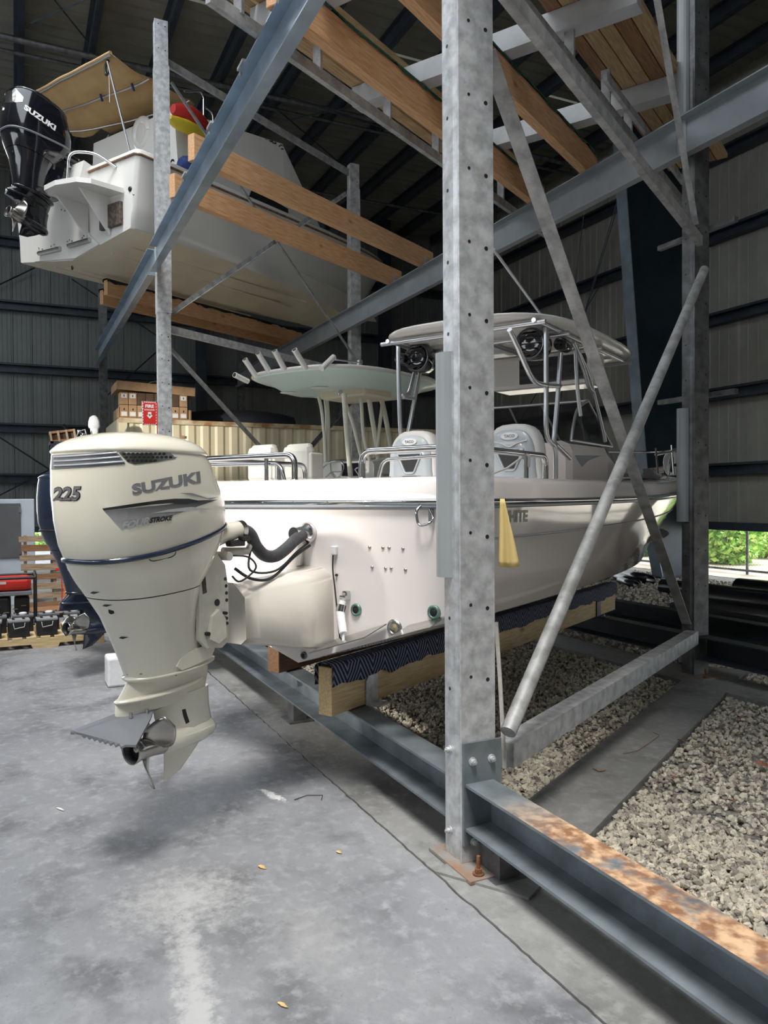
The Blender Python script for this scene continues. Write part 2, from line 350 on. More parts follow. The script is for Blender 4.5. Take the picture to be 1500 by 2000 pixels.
for (px, py), L, w, mt, lab in (((512, 1693), .05, .012, lt, 'small tan leaf on the concrete floor above the white splash'), ((552, 1962), .045, .008, lt, 'tan sliver lying on concrete at the bottom of the picture'),
                          ((118, 1580), .07, .008, lw, 'pale curled leaf scrap on the bluish floor at far left'), ((662, 1664), .035, .010, lt, 'tiny tan leaf on concrete halfway to the floor joint')):
    o = leaf_mesh(L, w).build('dry_leaf', mt); p = at(px, py, Z=.006); o.location = (p.x, p.y, .006); o.rotation_euler = (0, 0, .55); tag(o, lab, 'leaf')
m = MB(); m.tube([at(575, 1562, Z=.004), at(600, 1553, Z=.006), at(630, 1553, Z=.004), at(628, 1562, Z=.004)], .0022, 5); tag(m.build('wire_scrap', 'rubber'), 'thin dark bent wire lying on the floor below the engine', 'wire')
m = MB(); m.tube([at(x, y, Z=.018) for x, y in ((1216, 1472), (1245, 1466), (1272, 1448), (1288, 1436), (1276, 1430))], .002, 4); tag(m.build('twig', 'wood_brown'), 'thin curved brown twig lying on the concrete sleeper', 'twig')
m = MB(); m.tube([at(x, y, Z=.018) for x, y in ((1158, 1500), (1170, 1506), (1182, 1504))], .004, 4); tag(m.build('twig', 'wood_brown'), 'short dark stick near the lower end of the sleeper', 'twig')

# ------------------------------------------------------------------ building
RZ = 10.05; WX = -22.0; WY = 13.0
def sheet(width, h, mt, n=3, rib=.035):
    """a wall sheet in the xz plane (normal +-y): wide rib at the left edge, small ones between"""
    pr = [(0, 0), (.03*width, -rib), (.085*width, -rib), (.12*width, 0)]
    for k in range(n):
        c = .12*width+(k+.75)*(width*.88)/(n+.5); pr += [(c-.02*width, 0), (c-.01*width, -.008), (c+.01*width, -.008), (c+.02*width, 0)]
    pr += [(width+.006, .002)]
    m = MB(); v = [(x, y, 0) for x, y in pr]+[(x, y, h) for x, y in pr]; n_ = len(pr)
    m.add(v, [(i, i+1, i+1+n_, i+n_) for i in range(n_-1)]); return m
def sheet_wall(root, mt, w, x0, x1, z0, h, place):
    first = None; x = x0
    while x < x1:
        if first is None: o = sheet(w, h, mt).build('wall_sheet', mt, root, fix=False); first = o
        else: o = first.copy(); COL.objects.link(o)
        o.parent = root; place(o, x); x += w
wl = struct(empty('wall_left', (WX, 0, 0)))
def pl(o, x): o.location = (0, x, .95); o.rotation_euler = (0, 0, math.pi/2); o.scale = (1, 1, 1)
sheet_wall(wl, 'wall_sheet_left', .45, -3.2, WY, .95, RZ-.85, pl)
for i, z in enumerate((2.22, 3.5, 5.02, 6.6, 8.2)):
    m = MB(); pr = [(.04, 0, z-.12), (.24, 0, z-.12), (.24, 0, z-.07), (.10, 0, z-.07), (.10, 0, z+.07), (.24, 0, z+.07), (.24, 0, z+.12), (.04, 0, z+.12)]
    m.prism([(a, -3.2, c) for a, b, c in pr], (0, WY+3.2, 0)); m.build('girt', 'dark_steel', wl)
m = MB(); m.box((.06, WY/2-1.6, .90), (.12, WY+3.2, .14)); m.build('sill_angle', 'dark_steel', wl)
wb = struct(empty('wall_back', (0, WY, 0)))
def pb(o, x): o.location = (x, 0, 1.08); o.rotation_euler = (0, 0, 0)
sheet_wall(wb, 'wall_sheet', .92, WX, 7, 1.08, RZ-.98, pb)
for z in (2.2, 3.72, 5.24, 6.9, 8.5):
    m = MB(); pr = [(-.04, z-.12), (-.24, z-.12), (-.24, z-.07), (-.10, z-.07), (-.10, z+.07), (-.24, z+.07), (-.24, z+.12), (-.04, z+.12)]
    m.prism([(WX, a, c) for a, c in pr], (24, 0, 0)); m.build('girt', 'dark_steel', wb)
m = MB(); m.box((-10, -.06, 1.05), (24, .12, .16)); m.build('sill_angle', 'dark_steel', wb)
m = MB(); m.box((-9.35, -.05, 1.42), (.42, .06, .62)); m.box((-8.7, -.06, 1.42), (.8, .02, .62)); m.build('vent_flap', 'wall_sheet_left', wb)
rf = struct(empty('ceiling', (0, 0, RZ)))
def roof(x0, x1, y0, y1):
    m = MB(); prof = []; y = y0
    # sheet with ribs running along Y, drawn across X
    x = x0
    while x < x1: prof += [(x, 0), (x+.22, 0), (x+.245, .035), (x+.275, .035)]; x += .3
    n = len(prof); m.add([(a, y0, c) for a, c in prof]+[(a, y1, c) for a, c in prof], [(i, i+1, i+1+n, i+n) for i in range(n-1)])
    m.build('roof_sheeting', 'roof_sheet', rf, fix=False)
roof(-24, -13.2, -9.2, WY+.2); roof(-13.2, 7.2, 1.2, WY+.2); roof(-13.2, 7.2, -9.2, -2.6)
for i, y in enumerate((-2.2, -1.05, .17, 1.34, 2.52, 3.7, 4.95, 6.2, 7.4, 8.6, 9.8, 11.0, 12.2)):
    m = MB(); h = .26; pr = [(0, -.01), (-.09, -.01), (-.09, -.03), (-.02, -.03), (-.02, -h+.02), (.08, -h+.02), (.08, -h), (0, -h)]
    m.prism([(-24, y+a, c) for a, c in pr], ((10.8 if y < 1.2 else 26), 0, 0)); m.build('purlin', 'dark_steel', rf)
for x in (-15.05, -15.5, -19.2):
    m = MB(); m.tube([(x, -3, -.36), (x, WY, -.36)], .055 if x > -15.3 else .035, 6); m.build('roof_strut', 'galvanised_dark', rf)
for a, b in (((98, -10), (172, 82)), ((60, 45), (310, -60)), ((548, 184), (900, 300)), ((560, 235), (870, 170)), ((480, 160), (700, 350))):
    p, q = at(*a, Z=9.6), at(*b, Z=9.6); m = MB(); m.tube([(p.x, p.y, -.45), (q.x, q.y, -.45)], .018, 4); m.build('roof_rod', 'dark_steel', rf)
# wind rods on the walls
for a, b in (((-20, 565), (68, 523)), ((-15, 845), (98, 918)), ((-15, 975), (95, 918)), ((140, 545), (305, 655)), ((210, 772), (305, 688))):
    m = MB(); m.tube([at(*a, X=WX+.3)-Vector((WX, 0, 0)), at(*b, X=WX+.3)-Vector((WX, 0, 0))], .018, 4); m.build('wind_rod', 'dark_steel', wl)
for a, b in (((1120, 690), (1215, 375)), ((1085, 870), (1140, 420)), ((1040, 960), (1215, 360)), ((1000, 850), (1170, 560))):
    m = MB(); m.tube([at(*a, Y=WY-.3)-Vector((0, WY, 0)), at(*b, Y=WY-.3)-Vector((0, WY, 0))], .016, 4); m.build('wind_rod', 'dark_steel', wb)
wf = MB(); wf.box((-17.5, -9.1, RZ/2), (13, .1, RZ)); wf.box((5.1, -9.1, RZ/2), (4, .1, RZ)); wf.box((-3.9, -9.1, RZ-1.2), (14.2, .1, 2.4)); wf.box((-3.9, -9.1, 2.5), (14.2, .1, 5.0)); struct(wf.build('unseen_wall_front', 'wall_sheet'))  # added out of view; its high gap is shaped to steer the daylight
wf = MB(); wf.box((7.1, 2, RZ/2), (.1, 22.2, RZ)); struct(wf.build('unseen_wall_right', 'wall_sheet'))  # added out of view to keep sky light off the side
# tapered frame columns: web in a YZ plane, flanges across it
def frame_col(x, prof_front, label, y_back=WY-.1, turn=None, mt='navy_steel'):
    """prof_front: [(z, y)] of the sloped flange"""
    r = empty('frame_column', (x, 0, 0))
    m = MB(); pts = [(-.006, y, z) for z, y in prof_front]+[(-.006, y_back, prof_front[-1][0]), (-.006, y_back, prof_front[0][0])]
    m.prism(pts, (.012, 0, 0)); m.build('web', mt, r)
    m = MB(); n = len(prof_front)
    m.prism([(-.14, y, z) for z, y in prof_front]+[(-.14, y-.02, z) for z, y in prof_front[::-1]], (.28, 0, 0)); m.build('flange', 'beam_steel' if mt == 'navy_steel' else mt, r)
    m = MB(); m.box((0, y_back+.01, RZ/2), (.28, .02, RZ)); m.build('flange', mt, r)
    m = MB(); m.box((0, (prof_front[0][1]+y_back)/2, .01), (.36, y_back-prof_front[0][1]+.2, .03)); m.build('base_plate', mt, r)
    tag(r, label, 'column'); return r
frame_col(-11.86, [(0, 11.85), (1.34, 11.53), (3.4, 11.3), (7.6, 10.9), (RZ, 10.7)], 'tapered dark blue building column at the back wall between bow and rear post')
for yy, lab in ((4.6, 'dark wall column behind the shipping container, left one'), (10.2, 'dark wall column at the left wall close to the back corner')):
    r = empty('wall_column', (WX+.25, yy, 0)); m = MB(); m.box((.3, 0, RZ/2), (.6, .02, RZ)); m.build('web', 'navy_steel', r)
    m = MB(); m.box((.6, 0, RZ/2), (.02, .3, RZ)); m.build('flange', 'dark_steel', r); tag(r, lab, 'column')

# ------------------------------------------------------------------ outside
def bush(name, c, r, n, mats, lab, grp=None, ls=.13):
    root = empty(name, (c[0], c[1], 0)); 
    for q, mt in enumerate(mats):
        k = n//len(mats); U = rng.normal(size=(k, 3)); U /= np.linalg.norm(U, axis=1)[:, None]; rad = rng.uniform(.45, 1, k)**.5
        Pc = U*rad[:, None]*np.array(r)+np.array([0, 0, c[2]])
        Pc[:, 2] = np.abs(Pc[:, 2]-.02)+.02
        V = []; Fc = []
        for i in range(k):
            a = rng.uniform(0, 6.28); t = rng.uniform(-.9, .9); L = ls*rng.uniform(.6, 1.4); w = L*.32
            d = Vector((math.cos(a)*math.cos(t), math.sin(a)*math.cos(t), math.sin(t))); s = d.cross(Vector((rng.normal(), rng.normal(), 1.))).normalized()*w
            p = Vector(Pc[i]); j = len(V); V += [tuple(p-d*L*.5), tuple(p+s), tuple(p+d*L*.5), tuple(p-s)]; Fc.append((j, j+1, j+2, j+3))
        me = bpy.data.meshes.new('foliage'); me.from_pydata(V, [], Fc); me.materials.append(M_[mt]); o = bpy.data.objects.new('foliage', me); COL.objects.link(o); o.parent = root; o['kind'] = 'stuff'
    m = MB()
    for i in range(9):
        a = i*.9; m.tube([(math.cos(a)*.08, math.sin(a)*.08, 0), (math.cos(a)*r[0]*.35, math.sin(a)*r[1]*.35, c[2]*.7), (math.cos(a+.3)*r[0]*.7, math.sin(a+.3)*r[1]*.7, c[2]+r[2]*.5)], [.035, .025, .01], 5)
    m.build('stems', 'twig_brown', root); tag(root, lab, 'shrub', grp); return root
mat('leaf_green', (.28, .58, .10), .6, var=.3, scale=5); mat('leaf_lime', (.58, .80, .22), .6, var=.3, scale=5); mat('leaf_deep', (.10, .28, .06), .6, var=.3, scale=5); mat('twig_brown', (.30, .20, .12), .9)
def bx(px, Y): return at(px, 1060, Y=Y).x
for i, (px, Y, r, h, mats, lab) in enumerate(((1250, 16.2, (1.1, .9, .9), .75, ('leaf_green', 'leaf_deep'), 'green shrub behind the chain-link fence, left of the tapered column'),
        (1415, 16.0, (1.1, .8, 1.1), .9, ('leaf_lime', 'leaf_green'), 'bright leafy shrub seen below the wall right of the rear post'),
        (1490, 18.3, (1.1, .9, 1.0), 1.0, ('leaf_green', 'leaf_lime'), 'lime green shrub at the right edge beyond the fence'),
        (1330, 24.5, (1.8, 1.0, 1.7), 1.3, ('leaf_deep', 'leaf_green'), 'taller dark shrub behind the tapered column beyond the fence'),
        (1215, 20.5, (1.3, 1.0, 1.9), 1.4, ('leaf_lime', 'leaf_green'), 'big sunlit shrub far beyond the fence by the bow'),
        (1440, 22, (3.4, 1.5, 2.2), 1.7, ('leaf_lime', 'leaf_green'), 'wide lime bush, the farthest one beyond the fence'))):
    bush('leafy_shrub', (bx(px, Y), Y, h), r, 3600, mats, lab, 'shrubs beyond the fence', ls=.16)
p = at(90, 1040, X=-30); bush('leafy_shrub', (p.x, p.y+.2, .35), (.9, .9, .6), 900, ('leaf_lime', 'leaf_green'), 'low shrub outside seen beneath the left wall beside the white cabinet', ls=.14)
# chain link fence: posts, rails, woven wire
fr = empty('chain_link_fence', (0, 14.1, 0)); m = MB()
for k in range(130):
    x = -17+k*.075
    for sgn in (1, -1):
        m.tube([(x, .004*sgn, .02), (x+sgn*1.1, .004*sgn, 1.12)], .0022, 3, caps=False)
o = m.build('woven_wire', 'galvanised_dull', fr, fix=False); o['kind'] = 'stuff'
for z in (1.12, .06): m = MB(); m.tube([(-18, 0, z), (-5, 0, z)], .025, 8); m.build('fence_rail', 'galvanised_dark', fr)
for x in (-16.8, -14.15, -11.6, -8.9): m = MB(); m.tube([(x, .03, -.1), (x, .03, 1.2)], .03, 8); m.build('fence_post', 'galvanised_dark', fr)
m = MB(); m.tube([at(1235, 1022, Y=14.1)-Vector((0, 14.1, 0)), at(1290, 1085, Y=14.1)-Vector((0, 14.1, 0))], .02, 6); m.build('fence_brace', 'dark_steel', fr)
tag(fr, 'chain-link fence outside below the back wall with thin top rail', 'fence')
# black pipes left lying on the gravel
def pipe(a, b, r, lab, hollow=True):
    r0 = empty('plastic_pipe', tuple(a)); d = Vector(b)-Vector(a); m = MB()
    dn = d.normalized(); u1 = dn.cross(Vector((0, 0, 1))).normalized(); u2 = u1.cross(dn)
    def ring(p, rr): return [tuple(p+(u1*math.cos(2*math.pi*k/16)+u2*math.sin(2*math.pi*k/16))*rr) for k in range(16)]
    m.loft([ring(d, r*.86), ring(Vector(), r*.86), ring(Vector(), r), ring(d, r), ring(d, r*.86)], caps=False)
    m.build('pipe_wall', 'pvc_dark', r0); tag(r0, lab, 'pipe'); return r0
G = -.035
for a, b, r, lab in (((-10.05, 10.15), (-5.2, 10.5), .13, 'thick black pipe lying behind the rear post, open end towards the bow'),
                     ((-9.0, 10.75), (-4.8, 11.1), .17, 'largest black pipe lying right of the rear post on the gravel'),
                     ((-11.6, 10.6), (-10.75, 10.2), .07, 'short black pipe below the bow'),
                     ((-12.0, 10.9), (-10.95, 10.4), .085, 'black pipe behind the short one below the bow'),
                     ((-12.4, 11.4), (-11.1, 10.9), .10, 'black pipe lying farthest back under the bow by the tapered column'),
                     ((-8.6, 9.6), (-5.6, 9.9), .15, 'black pipe nearest the rear rack row, right of the rear post')):
    pipe((a[0], a[1], r+G), (b[0], b[1], r+G), r, lab)
m = MB(); m.box((0, 0, .06), (3.2, .6, .12), bev=.02); o = m.build('black_crate_lid', 'pvc_dark'); o.location = (-6.9, 9.0, -.03); tag(o, 'flat black plastic trough lying right of the rear post', 'trough')
# ------------------------------------------------------------------ rack
YF, YR, BAY = 1.78, 5.57, 7.9           # front and rear planes, bay length along X
SH = (YR-YF)/S3*.5                       # the slots are turned, so rear posts stand this much further left
XM = -2.945                              # outer corner of the near post
def post_profile(w=.15, d=.175):
    return [(-w, 0), (-w*.38, 0), (-w*.26, .012), (-w*.14, .014), (-w*.05, -.006), (0, -.004), (0, d), (-w, d)]
def bolt(p, ax, r=.013, h=.014, mt='galvanised', parent=None, name='bolt'):
    m = MB(); a = Vector(ax); p = Vector(p)
    m.tube([p, p+a*h*.35], r*1.5, 12); m.tube([p+a*h*.35, p+a*h*1.5], r, 6); m.tube([p+a*h*1.5, p+a*h*1.9], r*.5, 8)
    return m.build(name, mt, parent)
def post(x, y, h, label, mt='galvanised', plate=True, holes=True, splice=None, group=None):
    r = empty('rack_post', (x, y, 0))
    m = MB(); pr = [(a, b, .02) for a, b in post_profile()]; m.prism(pr, (0, 0, h-.02)); m.build('column', mt, r)
    if splice:
        m = MB(); m.prism([(-.162, -.006, splice[0]), (.006, -.006, splice[0]), (.006, .187, splice[0]), (0.001, .187, splice[0]), (0.001, -.004, splice[0]), (-.157, -.0015, splice[0]), (-.157, .187, splice[0]), (-.162, .187, splice[0])], (0, 0, splice[1]-splice[0])); m.build('splice_sleeve', mt, r)
    if plate:
        m = MB(); m.box((-.03, .07, .01), (.37, .25, .018), bev=.003); m.build('base_plate', 'rust_plate', r)
        for a, b in ((.115, .01), (-.175, .06)):
            m = MB(); m.tube([(a, b, .019), (a, b, .026)], .026, 12); m.tube([(a, b, .026), (a, b, .046)], .017, 6); m.tube([(a, b, .046), (a, b, .10)], .0085, 8); m.build('anchor_bolt', 'rust_bolt', r)
    if holes:
        m = MB(); z = holes
        while z < h-.05:
            m.tube([(-.105, .004, z), (-.105, -.0012, z)], .0085, 10); z += .3225
        z = holes+.05
        while z < h-.05:
            m.tube([(-.004, .136, z), (.0012, .136, z)], .0095, 10); m.tube([(-.004, .048, z+.02), (.0012, .048, z+.02)], .0075, 10); z += .3225
        m.build('bolt_holes', 'black_plastic', r)['kind'] = 'stuff'
    tag(r, label, 'post', group); return r
rp = mat('rust_plate', (.27, .26, .25), .7, .3, col2=(.30, .18, .11), scale=7, bump=.3, bscale=70)
# mottled zinc
for nm in ('galvanised', 'galvanised_dull', 'galvanised_dark'):
    n, l, b = nd(M_[nm]); vo = n.new('ShaderNodeTexVoronoi'); vo.inputs['Scale'].default_value = 55; tc = n.new('ShaderNodeTexCoord'); l.new(tc.outputs['Object'], vo.inputs['Vector'])
    mx = n.new('ShaderNodeMix'); mx.data_type = 'RGBA'; mx.blend_type = 'OVERLAY'; mx.inputs[0].default_value = .10
    l.new(b.inputs['Base Color'].links[0].from_socket, mx.inputs[6]); l.new(vo.outputs['Color'], mx.inputs[7])
    hs = n.new('ShaderNodeHueSaturation'); hs.inputs['Saturation'].default_value = .35; l.new(mx.outputs[2], hs.inputs['Color']); l.new(hs.outputs[0], b.inputs['Base Color'])
pm = post(XM, YF, 8.6, 'nearest galvanised rack post, standing full height in front of the cream boat', holes=.78)
pl_ = post(XM-BAY, YF, 8.15, 'galvanised rack post behind the cream outboard, carrying the red fire sign', holes=.6, splice=(4.2, 7.55))
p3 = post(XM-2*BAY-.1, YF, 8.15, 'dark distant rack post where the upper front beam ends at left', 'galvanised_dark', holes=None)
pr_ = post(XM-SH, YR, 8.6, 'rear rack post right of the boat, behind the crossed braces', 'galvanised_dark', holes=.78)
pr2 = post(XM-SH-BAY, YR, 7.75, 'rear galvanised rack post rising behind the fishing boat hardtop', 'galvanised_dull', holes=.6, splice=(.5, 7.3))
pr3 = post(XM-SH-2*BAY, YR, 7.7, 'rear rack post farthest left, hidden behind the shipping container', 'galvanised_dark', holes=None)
post(XM+BAY, YF, 8.6, 'rack post of the next bay standing outside the picture at right', holes=None)
# bolted connection on the near post
for z in (.50, .128): bolt((-.108, 0, z), (0, -1, 0), parent=pm)
def cchan(name, x0, x1, y, z0, z1, d, mt, parent=None, th=.012, out=-1):
    """channel along X, its flanges pointing to y*out"""
    h = z1-z0; m = MB()
    pr = [(0, 0), (0, h), (out*d, h), (out*d, h-th), (out*th, h-th*1.6), (out*th, th*1.6), (out*d, th), (out*d, 0)]
    m.prism([(x0, y+a, z0+b) for a, b in pr], (x1-x0, 0, 0)); return m.build(name, mt, parent)
rm = mat('rail_rusty', (.20, .23, .25), .5, .4, .25, 5, .25, 50)
n, l, b = nd(rm); geo = n.new('ShaderNodeNewGeometry'); sx = n.new('ShaderNodeSeparateXYZ'); l.new(geo.outputs['Position'], sx.inputs[0]); sn = n.new('ShaderNodeSeparateXYZ'); l.new(geo.outputs['Normal'], sn.inputs[0])
t = n.new('ShaderNodeTexNoise'); t.inputs['Scale'].default_value = 9; t.inputs['Detail'].default_value = 8; l.new(geo.outputs['Position'], t.inputs['Vector'])
def mth(op, a, b_=None, c=None):
    q = n.new('ShaderNodeMath'); q.operation = op
    for i, v in enumerate((a, b_, c)):
        if v is None: continue
        if isinstance(v, (int, float)): q.inputs[i].default_value = v
        else: l.new(v, q.inputs[i])
    return q.outputs[0]
mr = n.new('ShaderNodeMapRange'); mr.inputs['From Min'].default_value = -2.75; mr.inputs['From Max'].default_value = -2.35; l.new(sx.outputs[0], mr.inputs[0])
top = mth('GREATER_THAN', sz_ := sn.outputs[2], .6); hi = mth('GREATER_THAN', sx_z := sx.outputs[2], .3)
mr2 = n.new('ShaderNodeMapRange'); mr2.inputs['From Min'].default_value = .30; mr2.inputs['From Max'].default_value = .46; l.new(t.outputs[0], mr2.inputs[0])
fac = mth('MULTIPLY', mth('MULTIPLY', top, hi), mth('MULTIPLY', mr.outputs[0], mr2.outputs[0]))
rc = n.new('ShaderNodeValToRGB'); rc.color_ramp.elements[0].position = .4; rc.color_ramp.elements[0].color = (.26, .13, .07, 1); rc.color_ramp.elements[1].position = .62; rc.color_ramp.elements[1].color = (.62, .42, .26, 1)
t2 = n.new('ShaderNodeTexNoise'); t2.inputs['Scale'].default_value = 22; t2.inputs['Detail'].default_value = 8; l.new(geo.outputs['Position'], t2.inputs['Vector']); l.new(t2.outputs[0], rc.inputs[0])
mx = n.new('ShaderNodeMix'); mx.data_type = 'RGBA'; l.new(fac, mx.inputs[0]); l.new(b.inputs['Base Color'].links[0].from_socket, mx.inputs[6]); l.new(rc.outputs[0], mx.inputs[7]); l.new(mx.outputs[2], b.inputs['Base Color'])
l.new(mth('MULTIPLY_ADD', fac, -.4, .4), b.inputs['Metallic'])
def lower_rail(x0, x1, y, mt, label, grp=None, plates=True):
    r = empty('lower_rail', (0, 0, 0)); cchan('channel', x0+.012, x1-.012, y+.155, .168, .378, .148, mt, r)
    if plates:
        for x, sg in ((x0, 1), (x1, -1)):
            m = MB(); m.box((x+sg*.006, y+.10, .33), (.012, .20, .46 if sg > 0 else .36), bev=.002); m.build('end_plate', 'rail_steel', r)
            if sg > 0:
                bolt((x+.012, y+.045, .475), (1, 0, 0), parent=r); bolt((x+.012, y+.145, .475), (1, 0, 0), parent=r); bolt((x+.012, y+.05, .115), (1, 0, 0), parent=r)
    tag(r, label, 'beam', grp); return r
lr1 = lower_rail(XM+.002, XM+BAY-.15, YF, 'rail_rusty', 'low steel channel rail with rusty top flange, running off to the lower right')
lr2 = lower_rail(XM-BAY+.002, XM-.152, YF, 'rail_steel', 'low steel channel rail under the cream boat, carrying the bunks', plates=False)
lower_rail(XM-2*BAY, XM-BAY-.152, YF, 'rail_steel', 'low front rail behind the outboard towards the pallet', plates=False)
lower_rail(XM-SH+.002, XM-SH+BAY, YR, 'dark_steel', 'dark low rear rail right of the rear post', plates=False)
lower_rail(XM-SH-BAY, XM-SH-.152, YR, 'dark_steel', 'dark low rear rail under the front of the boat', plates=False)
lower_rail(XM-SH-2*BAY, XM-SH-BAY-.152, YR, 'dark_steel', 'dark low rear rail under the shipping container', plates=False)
lower_rail(-14, 0, 6.62, 'dark_steel', 'low rail of the next rack row standing on the gravel behind', plates=False)
m = MB(); m.box((0, 0, .09), (.35, .2, .18)); o = m.build('rail_block', 'dark_steel'); o.location = (-6.4, 7.0, -.03); tag(o, 'dark steel block on gravel below the end of the bow bunk', 'block')
def foot(x, y, lab, rail):
    m = MB(); m.box((0, 0, .085), (.14, .10, .165)); m.box((0, 0, .006), (.2, .18, .012)); o = m.build('foot', 'galvanised_dark', rail); o.location = (x, y, .001)
foot(at(562, 1408, Z=0).x, YF+.1, 'steel foot under the low front rail, left of the carpeted bunk', lr2)
foot(XM+.12, YF+.12, 'steel foot under the rusty rail beside the near post', lr1)
# upper beams
ub = tag(empty('upper_beam'), 'long steel channel beam crossing the top left, in front of the wooden bunks', 'beam')
ZB, ZT = 4.735, 5.095
cchan('channel', XM-BAY+.0, XM+BAY, YF+.155-.16, ZB, ZT, .10, 'beam_steel', ub)
ub2 = tag(empty('upper_beam'), 'upper front beam segment going on left to the distant rack post', 'beam')
cchan('channel', XM-2*BAY-.1, XM-BAY-.16, YF+.155-.16, ZB, ZT, .10, 'beam_steel', ub2)
ub3 = tag(empty('upper_beam'), 'pale rear channel beam crossing behind the near post up to the right', 'beam')
cchan('channel', XM-SH-2*BAY, XM+2.5, YR-.01, ZB, ZT, .09, 'rear_beam' if mat('rear_beam', (.30, .33, .35), .5, .3, .08, 3) else '', ub3)
for bm_, xs, y in ((ub, (-4.35, -5.1, -6.1, -7.2, -8.4), YF-.105),):
    for x in xs: 
        m = MB(); m.box((x, y+.02, ZT+.012), (.16, .08, .022)); m.tube([(x-.045, y-.006, ZT-.035), (x-.045, y+.01, ZT-.035)], .016, 6); m.build('clip', 'galvanised_dull', bm_)
# members in the side frames (planes of constant t)
def member(T, a, b, w, label, mt='galvanised_dull', kind='pipe', cat='brace', T2=None, d=.05):
    A = Vector(ts(T, *a)); B = Vector(ts(T if T2 is None else T2, *b)); r = A.copy(); m = MB()
    dv = B-A; L = dv.length; dn = dv.normalized(); side = Vector((S3, .5, 0)); up = side.cross(dn).normalized()
    if kind == 'pipe': m.tube([Vector(), dn*(.05), dn*(L-.05), dv], [w*.5]*4, 14)
    elif kind == 'angle':
        q = [(0, -w/2), (d, -w/2), (d, -w/2+.006), (.006, -w/2+.006), (.006, w/2), (0, w/2)]
        m.prism([tuple(side*a_+up*b_) for a_, b_ in q], dv)
    elif kind == 'box': m.prism([tuple(side*a_+up*b_) for a_, b_ in ((-d/2, -w/2), (d/2, -w/2), (d/2, w/2), (-d/2, w/2))], dv)
    o = m.build('brace' if cat == 'brace' else 'tie_beam', mt); o.location = r; return tag(o, label, cat)
TM = -1.60
member(TM-.02, (3.35, .425), (7.12, .415), .115, 'low galvanised tie beam from the near post back to the rear post', 'galvanised', 'box', 'beam', d=.105)
member(TM+.07, (3.21, .58), (7.15, 3.62), .075, 'galvanised pipe brace rising from the near post foot to the rear post', 'galvanised_dull', 'pipe')
member(TM-.06, (3.24, 3.72), (6.95, .60), .11, 'galvanised angle brace falling from the near post to the foot of the rear post', 'galvanised_dull', 'angle', d=.08)
member(TM, (3.30, 4.02), (7.30, 3.92), .085, 'level galvanised tie high between near and rear posts', 'galvanised_dull', 'box', d=.05)
member(TM, (5.0, 6.2), (7.05, 4.0), .05, 'narrow mottled brace rising from the rear post to the top edge', 'galvanised_dull', 'angle', d=.05)
TL = -8.58
member(TL, (7.2, 7.70), (11.6, 7.60), .11, 'top tie bar between the fire sign post and its rear post', 'galvanised_dull', 'box', d=.04)
member(TL, (7.2, 4.02), (11.6, 3.95), .11, 'mid-height tie bar behind the fire sign post, below the wooden bunks', 'galvanised', 'box', d=.04)
member(TL, (7.25, 4.25), (11.3, 7.2), .07, 'brace rising from the fire sign post in front of the upper boat bottom', 'galvanised_dull', 'angle', d=.04)
member(TL+.06, (7.25, 7.42), (11.5, 4.2), .06, 'thin brace falling across the upper boat towards the rear post', 'galvanised_dull', 'angle', d=.03)
member(TL, (7.25, 3.74), (11.2, .92), .075, 'brace falling from the fire sign post behind the seats', 'galvanised_dull', 'angle', d=.04)
member(TL+.05, (7.4, .4), (11.5, 3.55), .075, 'brace rising to the rear post below the fishing boat hardtop', 'galvanised_dark', 'angle', d=.04)
member(-15.4, (10.0, 3.3), (14.0, .6), .07, 'dark brace behind the cardboard boxes', 'dark_steel', 'angle', d=.04)
# small arms bolted to the rear post
for z, lab in ((3.93, 'short horizontal arm on the rear post, upper'), (2.32, 'short horizontal arm on the rear post, lower')):
    m = MB(); a = at(1278, 465 if z > 3 else 775, Y=YR+.15); b_ = at(1428, 447 if z > 3 else 775, Y=YR+.15); m.box(((a.x+b_.x)/2, YR+.215, (a.z+b_.z)/2), (b_.x-a.x, .05, .045)); tag(m.build('post_arm', 'galvanised_dark'), lab, 'bracket')
# grey plastic guard tubes over the post edges
def guard(a, z0, z1, lab, r=.062):
    g = MB(); ring = lambda z, rr: [(rr*math.cos(math.radians(q)), rr*math.sin(math.radians(q)), z) for q in range(130, 371, 20)]
    o_ = ring(z0, r)+ring(z0, r-.007)[::-1]; g.prism(o_, (0, 0, z1-z0)); ob = g.build('guard_tube', 'pvc_grey'); ob.location = a; return tag(ob, lab, 'tube')
guard((XM-.135, YF+.02, 0), 1.29, 2.31, 'grey plastic tube clipped over the left edge of the near post')
guard((XM-SH-.13, YR+.0, 0), 1.42, 2.46, 'grey plastic tube clipped to the rear post at rail height')
guard((XM-SH-.13, YR+.0, 0), 4.75, 6.2, 'grey plastic tube clipped high on the rear post')

